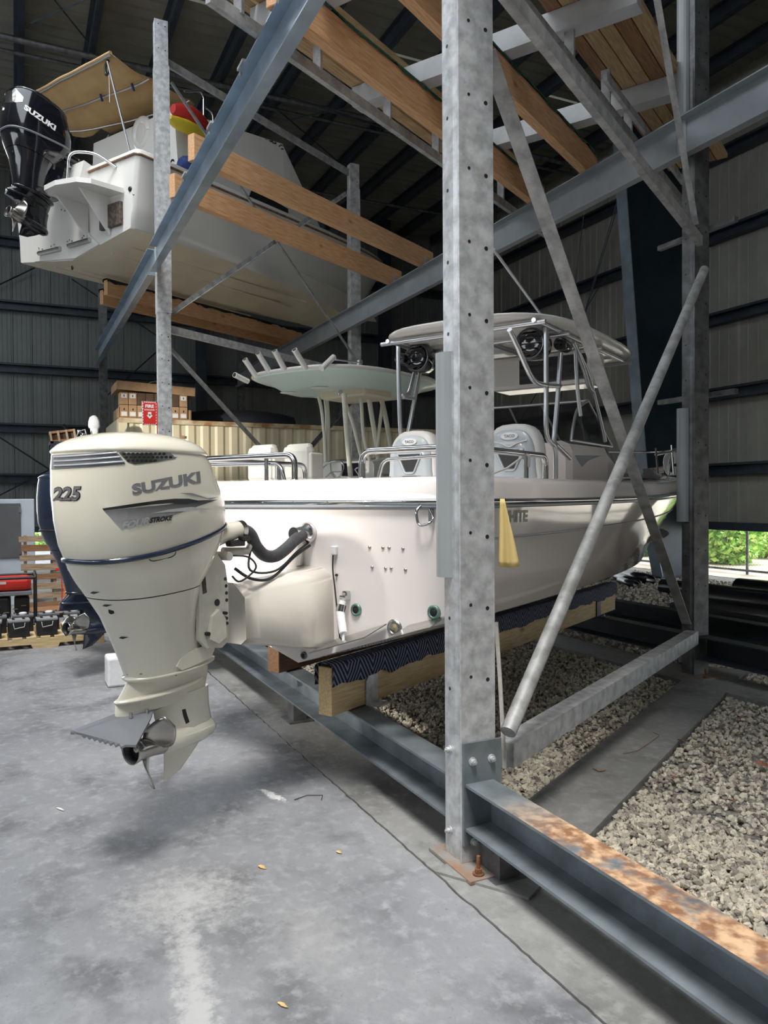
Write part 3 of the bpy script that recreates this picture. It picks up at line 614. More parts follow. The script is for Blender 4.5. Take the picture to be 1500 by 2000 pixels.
# ------------------------------------------------------------------ timber bunks
def timber(name, t, s0, s1, z0, w, h, mt, lab, cover=None, t1=None, group=None, taper=False):
    L = s1-s0; r = empty(name, tuple(ts(t, s0, z0)), SLOT)
    m = MB(); m.box((0, L/2, h/2), (w, L, h), bev=.006); m.build('timber', mt, r)
    if cover:
        m = MB(); cw = w+.03; n = int(L/.03)
        z1 = h+.02
        for sgn in (1,):
            rows = []
            for i in range(n+1):
                y = -.012+(L+.02)*i/n; dz = .035*noise.noise(Vector((y*4, t, 0)))+.012*noise.noise(Vector((y*23, t, 3)))
                hb = h*(1-cover[1])+dz
                rows.append([(-cw/2, y, hb), (-cw/2-.004, y, (hb+z1)/2), (-cw/2, y, z1-.012), (-cw/2+.015, y, z1), (cw/2-.015, y, z1), (cw/2, y, z1-.012), (cw/2+.004, y, (hb+z1)/2), (cw/2, y, hb+.02*noise.noise(Vector((y*9, 5, 0))))])
            m.loft(rows, False, False, False)
        m.build('carpet_cover', cover[0], r, fix=False)
    return tag(r, lab, 'bunk', group), r
cm = mat('carpet_navy', (.012, .018, .05), .95, 0, bump=.8, bscale=150)
n, l, b = nd(cm)      # woven zigzag pattern in two tones
tc = n.new('ShaderNodeTexCoord'); sx = n.new('ShaderNodeSeparateXYZ'); l.new(tc.outputs['Object'], sx.inputs[0])
def mt_(op, a, b_=None, c=None):
    q = n.new('ShaderNodeMath'); q.operation = op
    for i, v in enumerate((a, b_, c)):
        if v is None: continue
        if isinstance(v, (int, float)): q.inputs[i].default_value = v
        else: l.new(v, q.inputs[i])
    return q.outputs[0]
zz = mt_('PINGPONG', sx.outputs[1], .13); yy = mt_('ADD', mt_('MULTIPLY', zz, 1.6), mt_('ADD', sx.outputs[2], mt_('MULTIPLY', sx.outputs[0], .8)))
st = mt_('GREATER_THAN', mt_('SINE', mt_('MULTIPLY', yy, 125)), .30)
mx = n.new('ShaderNodeMix'); mx.data_type = 'RGBA'; l.new(st, mx.inputs[0]); mx.inputs[6].default_value = (.010, .013, .035, 1); mx.inputs[7].default_value = (.20, .23, .33, 1); l.new(mx.outputs[2], b.inputs['Base Color'])
near_bunk, _ = timber('carpeted_bunk', -2.835, 3.50, 8.62, .385, .10, .285, 'wood_pale', 'pale timber bunk with navy zigzag carpet, nearest under the boat', ('carpet_navy', .40))
b2, _ = timber('dark_bunk', -3.86, 4.17, 8.6, .385, .11, .24, 'wood_dark', 'dark brown bunk end under the keel, left of the carpeted one')
for s_, lab in ((3.90, 'front'), (8.05, 'rear')):
    m = MB(); r = empty('bunk_bracket', tuple(ts(-2.78, s_, .379)), SLOT)
    m.prism([(0, -.07, 0), (0, .05, 0), (0, .05, .17), (0, -.01, .23), (0, -.07, .15)], (.008, 0, 0)); m.box((.05, -.01, .006), (.10, .12, .008)); m.build('angle', 'galvanised' if lab == 'front' else 'dark_steel', r)
    bolt((.06, .0, .010), (0, 0, 1), parent=r, r=.01); tag(r, 'galvanised angle bracket holding the %s of the carpeted bunk' % lab, 'bracket')
def sb(t, y): return (y-t*.5)/S3
for t, z, h, mt, lab, cov in ((-6.10, 5.1, .27, 'wood_orange', 'orange timber bunk over the fishing boat, right one of the pair', None), (-7.02, 5.1, .27, 'wood_orange', 'orange timber bunk over the fishing boat, left one of the pair', None),
                     (-3.74, 5.1, .27, 'wood_orange', 'overhead timber bunk with green carpet just left of the near post', ('green_carpet', .06)), (-2.93, 5.1, .27, 'wood_orange', 'overhead timber bunk with green carpet behind the near post', ('green_carpet', .06)),
                     (-11.25, 5.1, .25, 'wood_orange', 'timber bunk under the upper boat, near one', ('canvas_navy', .12)), (-11.85, 5.1, .25, 'wood_orange', 'timber bunk under the upper boat, far one', ('canvas_navy', .12))):
    timber('timber_bunk', t, sb(t, YF)-(.14 if t > -8 else .42), sb(t, YR)+.2, z, .095, h, mt, lab, cov)
for t in (-6.10, -7.02):
    for sgn, yy in ((0, YF+.02), (1, YR)):
        m = MB(); r = empty('bunk_angle', tuple(ts(t+.05, sb(t, yy), 5.097)), SLOT); m.prism([(0, -.05, 0), (0, .05, 0), (0, .05, .15), (0, -.05, .15)], (.008, 0, 0)); m.box((.045, 0, .004), (.09, .1, .008)); m.build('angle', 'galvanised', r)
        tag(r, 'galvanised angle clip fixing the %s overhead orange bunk at its %s end' % ('right' if t > -6.5 else 'left', 'rear' if sgn else 'front'), 'bracket')
# raised timber deck on white joists lying across the bunks at the top right
dk = empty('timber_platform', tuple(ts(-3, 6.8, 5.38)), SLOT)
for s_, t0, t1 in ((6.02, -4.45, -1.76), (7.55, -4.3, -1.76), (4.6, -4.4, -1.8)):
    m = MB(); m.box(((t0+t1)/2+3, s_-6.8, .10), (t1-t0, .10, .17)); m.box(((t0+t1)/2+3, s_-6.8+.03, .012), (t1-t0, .16, .012)); m.build('joist', 'white_joist', dk)
for i, t in enumerate(np.arange(-2.42, -1.75, .135)):
    m = MB(); m.box((t+3, .3, .215), (.118+.012*(i % 2), 5.2, .05)); m.build('plank', 'wood_plank' if i % 3 else 'wood_brown', dk)
for i, t in enumerate(np.arange(-4.4, -3.9, .16)):
    m = MB(); m.box((t+3, -.5, .215), (.13, 4.8, .05)); m.build('plank', 'wood_plank', dk)
for t in (-4.075, -2.31):
    m = MB(); m.box((t+3, .1, -.235), (.05, 6.2, .09)); m.build('chord', 'galvanised_dull', dk)
    for s_ in (4.1, 5.0, 6.02, 6.9, 7.55, 8.4): m = MB(); m.box((t+3, s_-6.8, -.06), (.08, .03, .30)); m.build('strut', 'galvanised_dull', dk)
m = MB(); m.box((-2.15+3, .9, -.24), (.035, 2.6, .07)); m.build('chord', 'galvanised_dull', dk)
tag(dk, 'timber deck on white joists and metal chords stored overhead at the top right', 'platform')
# sloping thin rod from the near post down to the hardtop
m = MB(); m.tube([at(964, 487, T=-2.3), at(1062, 622, T=-2.45)], .012, 6); tag(m.build('tie_rod', 'alloy_pipe'), 'thin bright rod slanting down to the boat hardtop behind the near post', 'rod')
# yellow cloth over the brace side of the near post, pale lath below it
m = MB(); rows = []
for i in range(13):
    u = i/12; w = .02+.075*u; row = []
    for j in range(9):
        v = j/8-.5; row.append(((v+.42)*w, .016*math.sin(v*9+u*2)*u+.02*u, -u*.315+.02*abs(v)*u))
    rows.append(row)
m.loft(rows, False, False, True); o = m.build('hanging_cloth', 'cloth_yellow', fix=False); sm = o.modifiers.new('s', 'SOLIDIFY'); sm.thickness = .003
o.location = (XM+.012, YF+.200, 1.645); o.rotation_euler = (0, 0, math.radians(62)); tag(o, 'yellow cloth hanging on the back edge of the near post', 'cloth')
m = MB(); a, b_ = at(969, 1215, Y=2.05), at(986, 1500, Y=2.05); m.tube([a, a*.6+b_*.4+Vector((.004, 0, 0)), b_], .012, 4); tag(m.build('hanging_strap', 'rope_white'), 'pale strap hanging beside the near post down to the tie beam', 'strap')
# ------------------------------------------------------------------ decals
from mathutils.bvhtree import BVHTree
from mathutils import geometry
def bvh_of(objs):
    V = []; F = []
    for o in objs:
        n = len(V); mw = Matrix.Identity(4); q = o; ch = []
        while q: ch.append(q); q = q.parent
        for q in ch[::-1]: mw = mw @ (Matrix.LocRotScale(q.location, q.rotation_euler, q.scale))
        V += [mw @ v.co for v in o.data.vertices]; F += [[i+n for i in p.vertices] for p in o.data.polygons]
    return BVHTree.FromPolygons(V, F)
def world(o):
    mw = Matrix.Identity(4); ch = []; q = o
    while q: ch.append(q); q = q.parent
    for q in ch[::-1]: mw = mw @ Matrix.LocRotScale(q.location, q.rotation_euler, q.scale)
    return mw
def hit(bvh, px, py, off):
    d = Vector(_f*FPX+_r*(px-750)+_u*(1000-py)).normalized(); p, n, i, _ = bvh.ray_cast(Vector((0, 0, HC)), d)
    if p is None: return None
    if n.dot(d) > 0: n = -n
    return p+n*off
def lay(name, verts, faces, bvh, mt, parent, off=.0012):
    inv = world(parent).inverted(); out = []; ok = {}
    for i, (x, y) in enumerate(verts):
        p = hit(bvh, x, y, off)
        if p is not None: ok[i] = len(out); out.append(tuple(inv @ p))
    m = MB(); m.add(out, [tuple(ok[j] for j in f) for f in faces if all(j in ok for j in f)])
    return m.build(name, mt, parent, fix=False)
def inside(x, y, P):
    c = False; n = len(P)
    for i in range(n):
        (x1, y1), (x2, y2) = P[i], P[i-1]
        if (y1 > y) != (y2 > y) and x < (x2-x1)*(y-y1)/(y2-y1)+x1: c = not c
    return c
def decal(name, P, bvh, mt, parent, off=.0012, g=7.):
    out = []
    for i in range(len(P)):
        a, b = Vector(P[i]), Vector(P[(i+1) % len(P)]); k = max(1, int((b-a).length/g)); out += [a+(b-a)*(j/k) for j in range(k)]
    n = len(out); pts = list(out); xs = [p[0] for p in P]; ys = [p[1] for p in P]; yy = min(ys)+g/2
    while yy < max(ys):
        xx = min(xs)+g/2
        while xx < max(xs):
            if inside(xx, yy, P) and min((Vector((xx, yy))-q).length for q in out) > g*.5: pts.append(Vector((xx, yy)))
            xx += g
        yy += g
    r = geometry.delaunay_2d_cdt(pts, [(i, (i+1) % n) for i in range(n)], [], 1, 1e-4)
    fs = [f for f in r[2] if inside(sum(r[0][i][0] for i in f)/3, sum(r[0][i][1] for i in f)/3, P)]
    return lay(name, [tuple(v) for v in r[0]], fs, bvh, mt, parent, off)
def text2d(s, bold=.0):
    c = bpy.data.curves.new('t', 'FONT'); c.body = s; c.size = 1; c.offset = bold; c.resolution_u = 3; c.space_character = 1.0
    o = bpy.data.objects.new('t', c); COL.objects.link(o); bpy.context.view_layer.update()
    dg = bpy.context.evaluated_depsgraph_get(); me = bpy.data.meshes.new_from_object(o.evaluated_get(dg))
    V = np.array([v.co[:2] for v in me.vertices]); F = [tuple(p.vertices) for p in me.polygons]
    bpy.data.objects.remove(o); bpy.data.meshes.remove(me); bpy.data.curves.remove(c)
    V -= V.min(0); V /= V.max(0); return V, F
def text_px(name, s, quad, bvh, mt, parent, off=.0015, bold=.02):
    """quad px: bottom-left, bottom-right, top-right, top-left"""
    V, F = text2d(s, bold); bl, br, tr, tl = [np.array(q, float) for q in quad]
    Q = [tuple(bl*(1-u)*(1-v)+br*u*(1-v)+tr*u*v+tl*(1-u)*v) for u, v in V]
    return lay(name, Q, F, bvh, mt, parent, off)
def text_flat(name, s, w, h, M, mt, parent, bold=.02):
    V, F = text2d(s, bold); m = MB(); m.add([(u*w-w/2, v*h-h/2, 0) for u, v in V], F, False, M); return m.build(name, mt, parent, fix=False)

# ------------------------------------------------------------------ outboard engine (local x = starboard, y = forward, z = up from floor)
def sring(a, b, yc, n, z, k=0, N=44, aft=1.0):
    out = []
    for i in range(N):
        t = 2*math.pi*i/N; c, s = math.cos(t), math.sin(t)
        x = b*math.copysign(abs(c)**(2/n), c); y = yc+a*math.copysign(abs(s)**(2/n), s)
        u = max(0, min(1.15, (y+.42)/.88)); out.append((x*(1-.10*max(0, (yc-y)/a)**2*aft), y, z+k*u**1.7))
    return out
def rg(y0, y1, b, z, n=3.2, k=0, aft=1.): return sring((y1-y0)/2, b, (y0+y1)/2, n, z, k, aft=aft)
def outboard(name, loc, rz, cols, label, detail=True, tilt=0., rot_only=False):
    body, dull, band, seal = cols
    r = empty(name, loc, rz)
    if tilt: r.rotation_euler = (tilt, 0, rz)
    m = MB(); m.loft([rg(-.335, .42, .252, 1.395, 2.9, .17), rg(-.355, .415, .266, 1.45, 2.9, .15), rg(-.37, .395, .277, 1.56, 3.0, .10), rg(-.38, .355, .278, 1.68, 3.0, .05), rg(-.38, .31, .270, 1.80, 3.0, .02), rg(-.375, .28, .262, 1.852, 3.0, .01)], caps=False)
    cowl = m.build('cowl', body, r)
    def crown(k, z, n=3.0):      # cap rings rise towards the middle of the cowl
        o = sring(.328*k, .262*k, -.047, n, z, 0)
        return [(x, y, zz+(.012 if k < .97 else .006)*math.cos(max(-1.5, min(1.5, (y+.02)*4.2)))) for x, y, zz in o]
    m = MB(); m.loft([crown(.985, 1.848), crown(1.015, 1.853), crown(1.02, 1.862), crown(.99, 1.874), crown(.93, 1.890), crown(.82, 1.908), crown(.65, 1.926, 2.8), crown(.42, 1.938, 2.5), crown(.2, 1.944, 2.2), crown(.03, 1.946, 2)])
    m.build('cowl_cap', body, r)
    m = MB(); m.loft([rg(-.33, .415, .246, 1.372, 2.9, .17), rg(-.342, .427, .262, 1.378, 2.9, .17), rg(-.342, .427, .262, 1.392, 2.9, .17), rg(-.33, .415, .246, 1.398, 2.9, .17)], caps=False)
    m.build('seal_strip', seal, r)
    m = MB(); m.loft([rg(-.328, .419, .25, 1.378, 2.9, .17), rg(-.315, .40, .246, 1.34, 2.9, .16), rg(-.28, .34, .232, 1.28, 2.9, .10), rg(-.235, .275, .208, 1.215, 2.8, .06)], caps=False)
    lower = m.build('lower_cowl', body, r)
    m = MB(); m.loft([rg(-.232, .272, .205, 1.210, 2.8, .06), rg(-.175, .262, .178, 1.12, 2.7, .03), rg(-.14, .275, .152, 1.03, 2.6, 0), rg(-.105, .31, .132, .94, 2.6, 0), rg(-.085, .355, .120, .88, 2.6, .0), rg(-.07, .375, .110, .82, 2.4, .0)])
    mid = m.build('midsection', body, r)
    m = MB(); m.prism([(.128, y, z) for y, z in ((.12, .905), (.10, .875), (.13, .852), (.31, .880), (.335, .92), (.31, .955), (.16, .928))], (-.03, 0, 0)); m.build('side_pad', body, r)
    m = MB(); m.loft([rg(-.08, .39, .105, .838, 2.2, .035), rg(-.09, .42, .128, .832, 2.2, .035), rg(-.09, .42, .128, .824, 2.2, .035), rg(-.08, .39, .10, .815, 2.2, .035)])
    m.build('splash_plate', body, r)
    # adapter and tail above the ventilation plate
    m = MB(); m.loft([rg(-.07, .39, .090, .83, 2.2, .02, aft=4), rg(-.10, .395, .078, .79, 2.1, .02, aft=5), rg(-.145, .39, .066, .735, 2.1, .03, aft=6), rg(-.147, .38, .06, .665, 2.1, .05, aft=6)])
    m.build('adapter', body, r)
    m = MB(); m.loft([rg(-.135, .36, .085, .742, 2.2, .05, aft=4), rg(-.147, .37, .098, .736, 2.2, .05, aft=4), rg(-.147, .37, .098, .730, 2.2, .05, aft=4), rg(-.135, .36, .075, .722, 2.2, .05, aft=4)])
    m.build('ventilation_plate', body, r)
    def foil_ring(y0, y1, b, z, N=20):
        o = []
        for i in range(N):
            t = 2*math.pi*i/N; c, s = math.cos(t), math.sin(t); yy = (y0+y1)/2+(y1-y0)/2*s; w = b*(1 if s > 0 else (1+s)**.55+.06); o.append((c*w if s > 0 else math.copysign(min(abs(c)*1.3, 1), c)*w, yy, z))
        return o
    m = MB(); m.loft([foil_ring(.05, .40, .058, .72), foil_ring(.07, .405, .05, .62), foil_ring(.10, .42, .052, .55), foil_ring(.12, .41, .04, .49), foil_ring(.122, .36, .014, .455), foil_ring(.122, .30, .010, .40), foil_ring(.121, .22, .007, .335), foil_ring(.12, .13, .004, .31)])
    m.lathe([(.045, .10), (.062, .12), (.066, .22), (.063, .32), (.050, .40), (.028, .435), (.006, .447)], (0, 0, .505), 'y', 20)
    gear = m.build('gearcase', body, r)
    # propeller
    pr = MB(); pr.lathe([(.052, .118), (.060, .10), (.055, .05), (.056, -.02), (.066, -.066), (.061, -.068), (.052, -.02), (.022, -.02), (.02, -.045), (.002, -.047)], (0, 0, .505), 'y', 22)
    hub = pr.build('propeller', 'prop_steel', r)
    hb = MB(); hb.lathe([(.053, -.022), (.0595, -.062), (.0575, -.0625), (.050, -.026)], (0, 0, .505), 'y', 20); hb.build('hub_bore', 'black_plastic', hub)
    for ang in (262, 150, 28):
        b = MB(); rows = []
        for i in range(9):
            u = i/8; rad = .045+.155*u; ch = .092*math.sin(math.pi*(.22+.66*u))**.8*(1-.15*u); a0 = math.radians(ang)+.25*u; tw = math.radians(62-32*u); row = []
            for j in range(7):
                v = (j/6-.5)*2; q = v*ch; cx = q*math.cos(tw); cy = .03-q*math.sin(tw)*.75+.012*u; an = a0+cx/rad; row.append((rad*math.cos(an), cy, .505+rad*math.sin(an)))
            rows.append(row)
        b.loft(rows, False, False, True); o = b.build('blade', 'prop_steel', hub, fix=False); o.modifiers.new('s', 'SOLIDIFY').thickness = .006
    # front: swivel and clamp bracket
    SH_ = -.075
    for sx in (1, -1):
        m = MB(); pts = [(.285, .985), (.285, 1.20), (.30, 1.34), (.345, 1.405), (.40, 1.39), (.455, 1.33), (.475, 1.22), (.475, 1.05), (.468, .95), (.43, .925), (.33, .94)]
        m.prism([(sx*.135, y+SH_, z) for y, z in pts], (sx*.022, 0, 0)); m.build('clamp_bracket', dull, r)
        if sx > 0:
            m = MB(); m.prism([(.158, y+SH_, z) for y, z in ((.33, .985), (.35, 1.09), (.395, 1.12), (.435, 1.07), (.44, .98), (.39, .955))], (.022, 0, 0)); m.build('bracket_boss', dull, r)
            for (y_, z, q) in ((.455, 1.26, .009), (.46, 1.225, .009), (.462, 1.19, .009), (.463, 1.155, .009), (.40, 1.15, .018), (.44, 1.095, .008), (.442, 1.07, .008), (.444, 1.045, .008), (.325, 1.01, .01)):
                y = y_+SH_; m = MB(); m.tube([(.150, y, z), (.1585, y, z)] if z > 1.12 else [(.16, y, z), (.181, y, z)], q, 10); m.build('bracket_hole', 'black_plastic', r)
            m = MB(); m.prism([(.157, y+SH_, z) for y, z in ((.31, 1.20), (.30, 1.29), (.325, 1.295), (.335, 1.205))], (.0015, 0, 0)); m.build('spec_plate', 'scar_brown', r)
    m = MB(); m.loft([rg(.26, .46, .11, .95, 3, 0), rg(.27, .45, .12, 1.1, 3, 0), rg(.28, .44, .12, 1.3, 3, 0), rg(.3, .42, .11, 1.38, 3, 0)]); m.build('swivel_housing', dull, r)
    m = MB(); m.tube([(-.17, .40, 1.37), (.17, .40, 1.37)], .022, 12); m.tube([(.10, .42, 1.39), (.13, .56, 1.385), (.10, .62, 1.42)], [.022, .02, .014], 10); m.build('steering_arm', 'engine_dull' if body == 'engine_cream' else 'steel_worn', r)
    m = MB(); m.tube([(.10, .26, 1.44), (.105, .38, 1.475), (.11, .52, 1.495)], [.062, .055, .045], 18); m.build('rigging_tube', body, r)
    m = MB(); m.tube([(.11, .515, 1.494), (.11, .545, 1.497)], .047, 18); m.build('tube_clamp', 'steel_worn', r)
    if detail:
        # hydrofoil with a toothed trailing edge
        m = MB(); n = 8
        for sx in (1, -1):
            pts = [(sx*.035, .12, .690), (sx*.055, .02, .682), (sx*.10, -.03, .665), (sx*.215, -.20, .606), (sx*.19, -.235, .612)]
            for k in range(n): pts += [(sx*(.19-.17*(k+.5)/n), -.245-.085*(k+.5)/n, .612+.045*(k+.5)/n-.010), (sx*(.19-.17*(k+1)/n), -.238-.092*(k+1)/n, .612+.045*(k+1)/n)]
            pts += [(0, -.34, .660), (0, -.14, .684)]
            m.prism(pts, (0, 0, -.010))
        m.build('hydrofoil', 'foil_grey', r)
        for x, y in ((.05, -.10), (.06, -.02), (-.05, -.10)): m = MB(); m.tube([(x, y, .672), (x, y, .694)], .009, 6); m.build('foil_bolt', 'chrome', r)
        for a in ((-.25, -.03), (-.06, .155)): pass
    # hose port / drains
    for (y, z, x) in ((-.13, 1.215, .02), (-.115, 1.165, .08)):
        m = MB(); m.tube([(x*.55, y-.055, z), (x*.55+.01, y-.085, z)], .014, 10); m.build('flush_port', 'black_plastic', r)
    return tag(r, label, 'outboard motor'), dict(cowl=cowl, lower=lower, mid=mid, gear=gear, root=r)
mat('prop_steel', (.42, .40, .37), .22, 1, .15, 6); mat('louvre_grey', (.42, .43, .45), .3, .3)
ENG = ts(-2.95, 2.3, 0)
white, W_ = outboard('outboard_motor', ENG, SLOT, ('engine_cream', 'engine_dull', 'grey_print', 'navy_engine'), 'big cream outboard motor in the foreground with grey printed lettering')
bv = bvh_of([W_['cowl'], W_['lower'], W_['mid'], W_['gear']])
# printed graphics and vents
text_px('lettering', 'SUZUKI', ((259, 968), (392, 943), (390, 920), (256, 946)), bv, 'silver_print', white, bold=.05)
text_px('lettering', '225', ((104, 979), (156, 979), (161, 949), (106, 951)), bv, 'black_print', white, bold=.06)
text_px('lettering', '225', ((105, 978), (154, 977), (159, 950), (107, 952)), bv, 'grey_print', white, .0025, bold=.03)
def ellip(P): return P
sw = mat('stripe_fade', (.05, .05, .055), .35); n, l, b = nd(sw)   # printed fade from charcoal to silver
tc = n.new('ShaderNodeTexCoord'); s_ = n.new('ShaderNodeSeparateXYZ'); l.new(tc.outputs['Object'], s_.inputs[0]); mr = n.new('ShaderNodeMapRange'); mr.inputs['From Min'].default_value = 1.64; mr.inputs['From Max'].default_value = 1.53; l.new(s_.outputs[2], mr.inputs[0])
cr = n.new('ShaderNodeValToRGB'); cr.color_ramp.elements[0].color = (.03, .03, .035, 1); cr.color_ramp.elements[1].color = (.42, .42, .42, 1); l.new(mr.outputs[0], cr.inputs[0]); l.new(cr.outputs[0], b.inputs['Base Color'])
decal('stripe', [(204, 998), (262, 992), (330, 985), (372, 978), (425, 976), (395, 986), (345, 1004), (300, 1020), (237, 1034)], bv, 'stripe_fade', white, .0012)
decal('stripe', [(200, 993), (260, 984), (310, 977), (340, 974), (368, 974), (394, 979), (365, 984), (330, 983), (290, 986), (240, 993), (203, 997)], bv, 'black_print', white, .002)
decal('stripe', [(350, 963), (375, 963), (405, 973), (428, 970), (410, 976), (385, 970)], bv, 'silver_print', white, .002)
decal('stripe', [(292, 1003), (330, 995), (372, 990), (412, 994), (370, 998), (330, 1000)], bv, 'grey_print_light', white, .0022)
text_px('lettering', 'FOUR', ((237, 1034), (292, 1024), (296, 1008), (242, 1019)), bv, 'grey_print_light', white, .003, bold=.05)
text_px('lettering', 'STROKE', ((291, 1022), (334, 1016), (337, 1006), (294, 1011)), bv, 'black_print', white, .003, bold=.05)
bv2 = bvh_of([W_['cowl']])
decal('louvre_panel', [(102, 889), (160, 886), (228, 881), (245, 906), (180, 912), (101, 917)], bv2, 'foil_grey', white, .002)
for i, (ya, yb, xe) in enumerate(((893, 884.5, 228), (901.5, 893, 234), (910, 902, 242))):
    inv = world(white).inverted(); pts = [hit(bv2, 107+(xe-107)*k/14, (ya+(-.2*(k/14))*1+(yb-ya)*(k/14)**1.3), .004) for k in range(15)]
    m = MB(); m.tube([inv @ p for p in pts if p is not None], .0042, 8); m.build('louvre', 'louvre_grey', white)
mp_ = [(232, 884), (255, 878), (290, 875), (325, 877), (347, 885), (353, 889), (340, 896), (300, 903), (262, 907), (250, 903), (240, 893)]
decal('vent_mesh', mp_, bv2, 'steel_worn', white, .002)
hx = 0
for j in range(5):
    for i in range(14):
        cx, cy = 238+i*8.6+(j % 2)*4.3, 880+j*6.6-.0*i
        if inside(cx-3, cy, mp_) and inside(cx+3, cy, mp_) and inside(cx, cy-2.6, mp_) and inside(cx, cy+2.6, mp_):
            lay('vent_hole', [(cx+3.5*math.cos(a*math.pi/3), cy+2.7*math.sin(a*math.pi/3)) for a in range(6)], [(0, 1, 2, 3, 4, 5)], bv2, 'black_plastic', white, .003); hx += 1
inv = world(white).inverted()
cp = [(293, 1087), (291, 1092), (294, 1095), (300, 1096), (335, 1088), (342, 1083), (343, 1078), (338, 1075), (330, 1075), (300, 1082), (293, 1087)]
pts = [hit(bv, x, y, .0005) for x, y in cp]; m = MB(); m.tube([inv @ p for p in pts if p], .0022, 5); m.build('handle_recess', 'black_plastic', white)
for (x0, y0) in ((176, 1156), (200, 1181), (232, 1244)):
    decal('screw_recess', [(x0, y0+2), (x0+5, y0-1), (x0+20, y0), (x0+8, y0+4)], bv, 'black_plastic', white, .0012, g=4)
pts = [hit(bv, x, y, .0005) for x, y in ((248, 1318), (275, 1316), (302, 1332), (345, 1319), (405, 1291))]; m = MB(); m.tube([inv @ p for p in pts if p], .0025, 5); m.build('parting_line', 'foil_grey', white)
decal('water_inlet', [(355, 1386), (362, 1384), (366, 1398), (370, 1410), (363, 1414), (358, 1400)], bv, 'black_plastic', white, .0015, g=4)
bvl = bvh_of([W_['mid'], W_['lower']])
# cables and hose between motor and transom
def strand(name, pts, r, mt, lab, cat='cable', n=8):
    m = MB(); m.tube(pts, r, n); return tag(m.build(name, mt), lab, cat)
def E_(x, y, z): return ts(-2.95+x, 2.3+y, z)
hp = [E_(.11, .54, 1.497), E_(.112, .60, 1.47), E_(.115, .64, 1.405), E_(.118, .70, 1.355), E_(.12, .78, 1.345), E_(.12, .86, 1.375), E_(.11, .95, 1.42), E_(.10, 1.03, 1.45)]
from mathutils import geometry as _g
def smooth(P, n=6):
    out = []
    for i in range(len(P)-1):
        p0 = P[max(i-1, 0)]; p1 = P[i]; p2 = P[i+1]; p3 = P[min(i+2, len(P)-1)]
        for k in range(n):
            t = k/n; out.append(.5*((2*p1)+(p2-p0)*t+(2*p0-5*p1+4*p2-p3)*t*t+(3*p1-p0-3*p2+p3)*t**3))
    return out+[P[-1]]
strand('rigging_hose', smooth(hp), .0335, 'hose', 'thick black corrugated rigging hose sagging between cream outboard and transom', 'hose', 16)
fl_ = empty('hose_fitting', tuple(E_(.08, 1.035, 1.455)), SLOT); m = MB(); m.lathe([(.038, -.06), (.040, 0), (.058, .03), (.066, .05), (.066, .062)], (0, 0, 0), 'y', 20); m.build('collar', 'chrome', fl_); tag(fl_, 'bright round flange where the black hose enters the transom', 'fitting')
strand('steering_cable', smooth([E_(.12, .60, 1.40), E_(.16, .55, 1.29), E_(.15, .75, 1.27), E_(.13, .95, 1.36), E_(.10, 1.08, 1.40)]), .006, 'rubber', 'thin black cable rising below the hose to the transom', 'cable')
strand('steering_cable', smooth([E_(.10, .50, 1.30), E_(.16, .56, 1.245), E_(.15, .72, 1.235), E_(.13, .92, 1.33), E_(.11, 1.08, 1.385)]), .008, 'rubber', 'thicker black cable lying just above the engine bracket', 'cable')
strand('control_cables', smooth([E_(.14, .44, 1.37), E_(.20, .50, 1.36), E_(.19, .56, 1.30), E_(.17, .47, 1.24), E_(.165, .42, 1.27)]), .005, 'rubber', 'looped black wires beside the clamp bracket of the cream outboard', 'cable')
m = MB(); m.box((0, 0, 0), (.04, .10, .03), bev=.006); m.box((.01, .05, .025), (.03, .06, .02), bev=.005); m.tube([(0, -.06, 0), (0, .1, .02)], .01, 8); o = m.build('connector_bundle', 'black_plastic'); o.location = E_(.15, .46, 1.43); o.rotation_euler = (0, 0, SLOT); tag(o, 'black plastic connectors under the rigging tube of the outboard', 'connector')
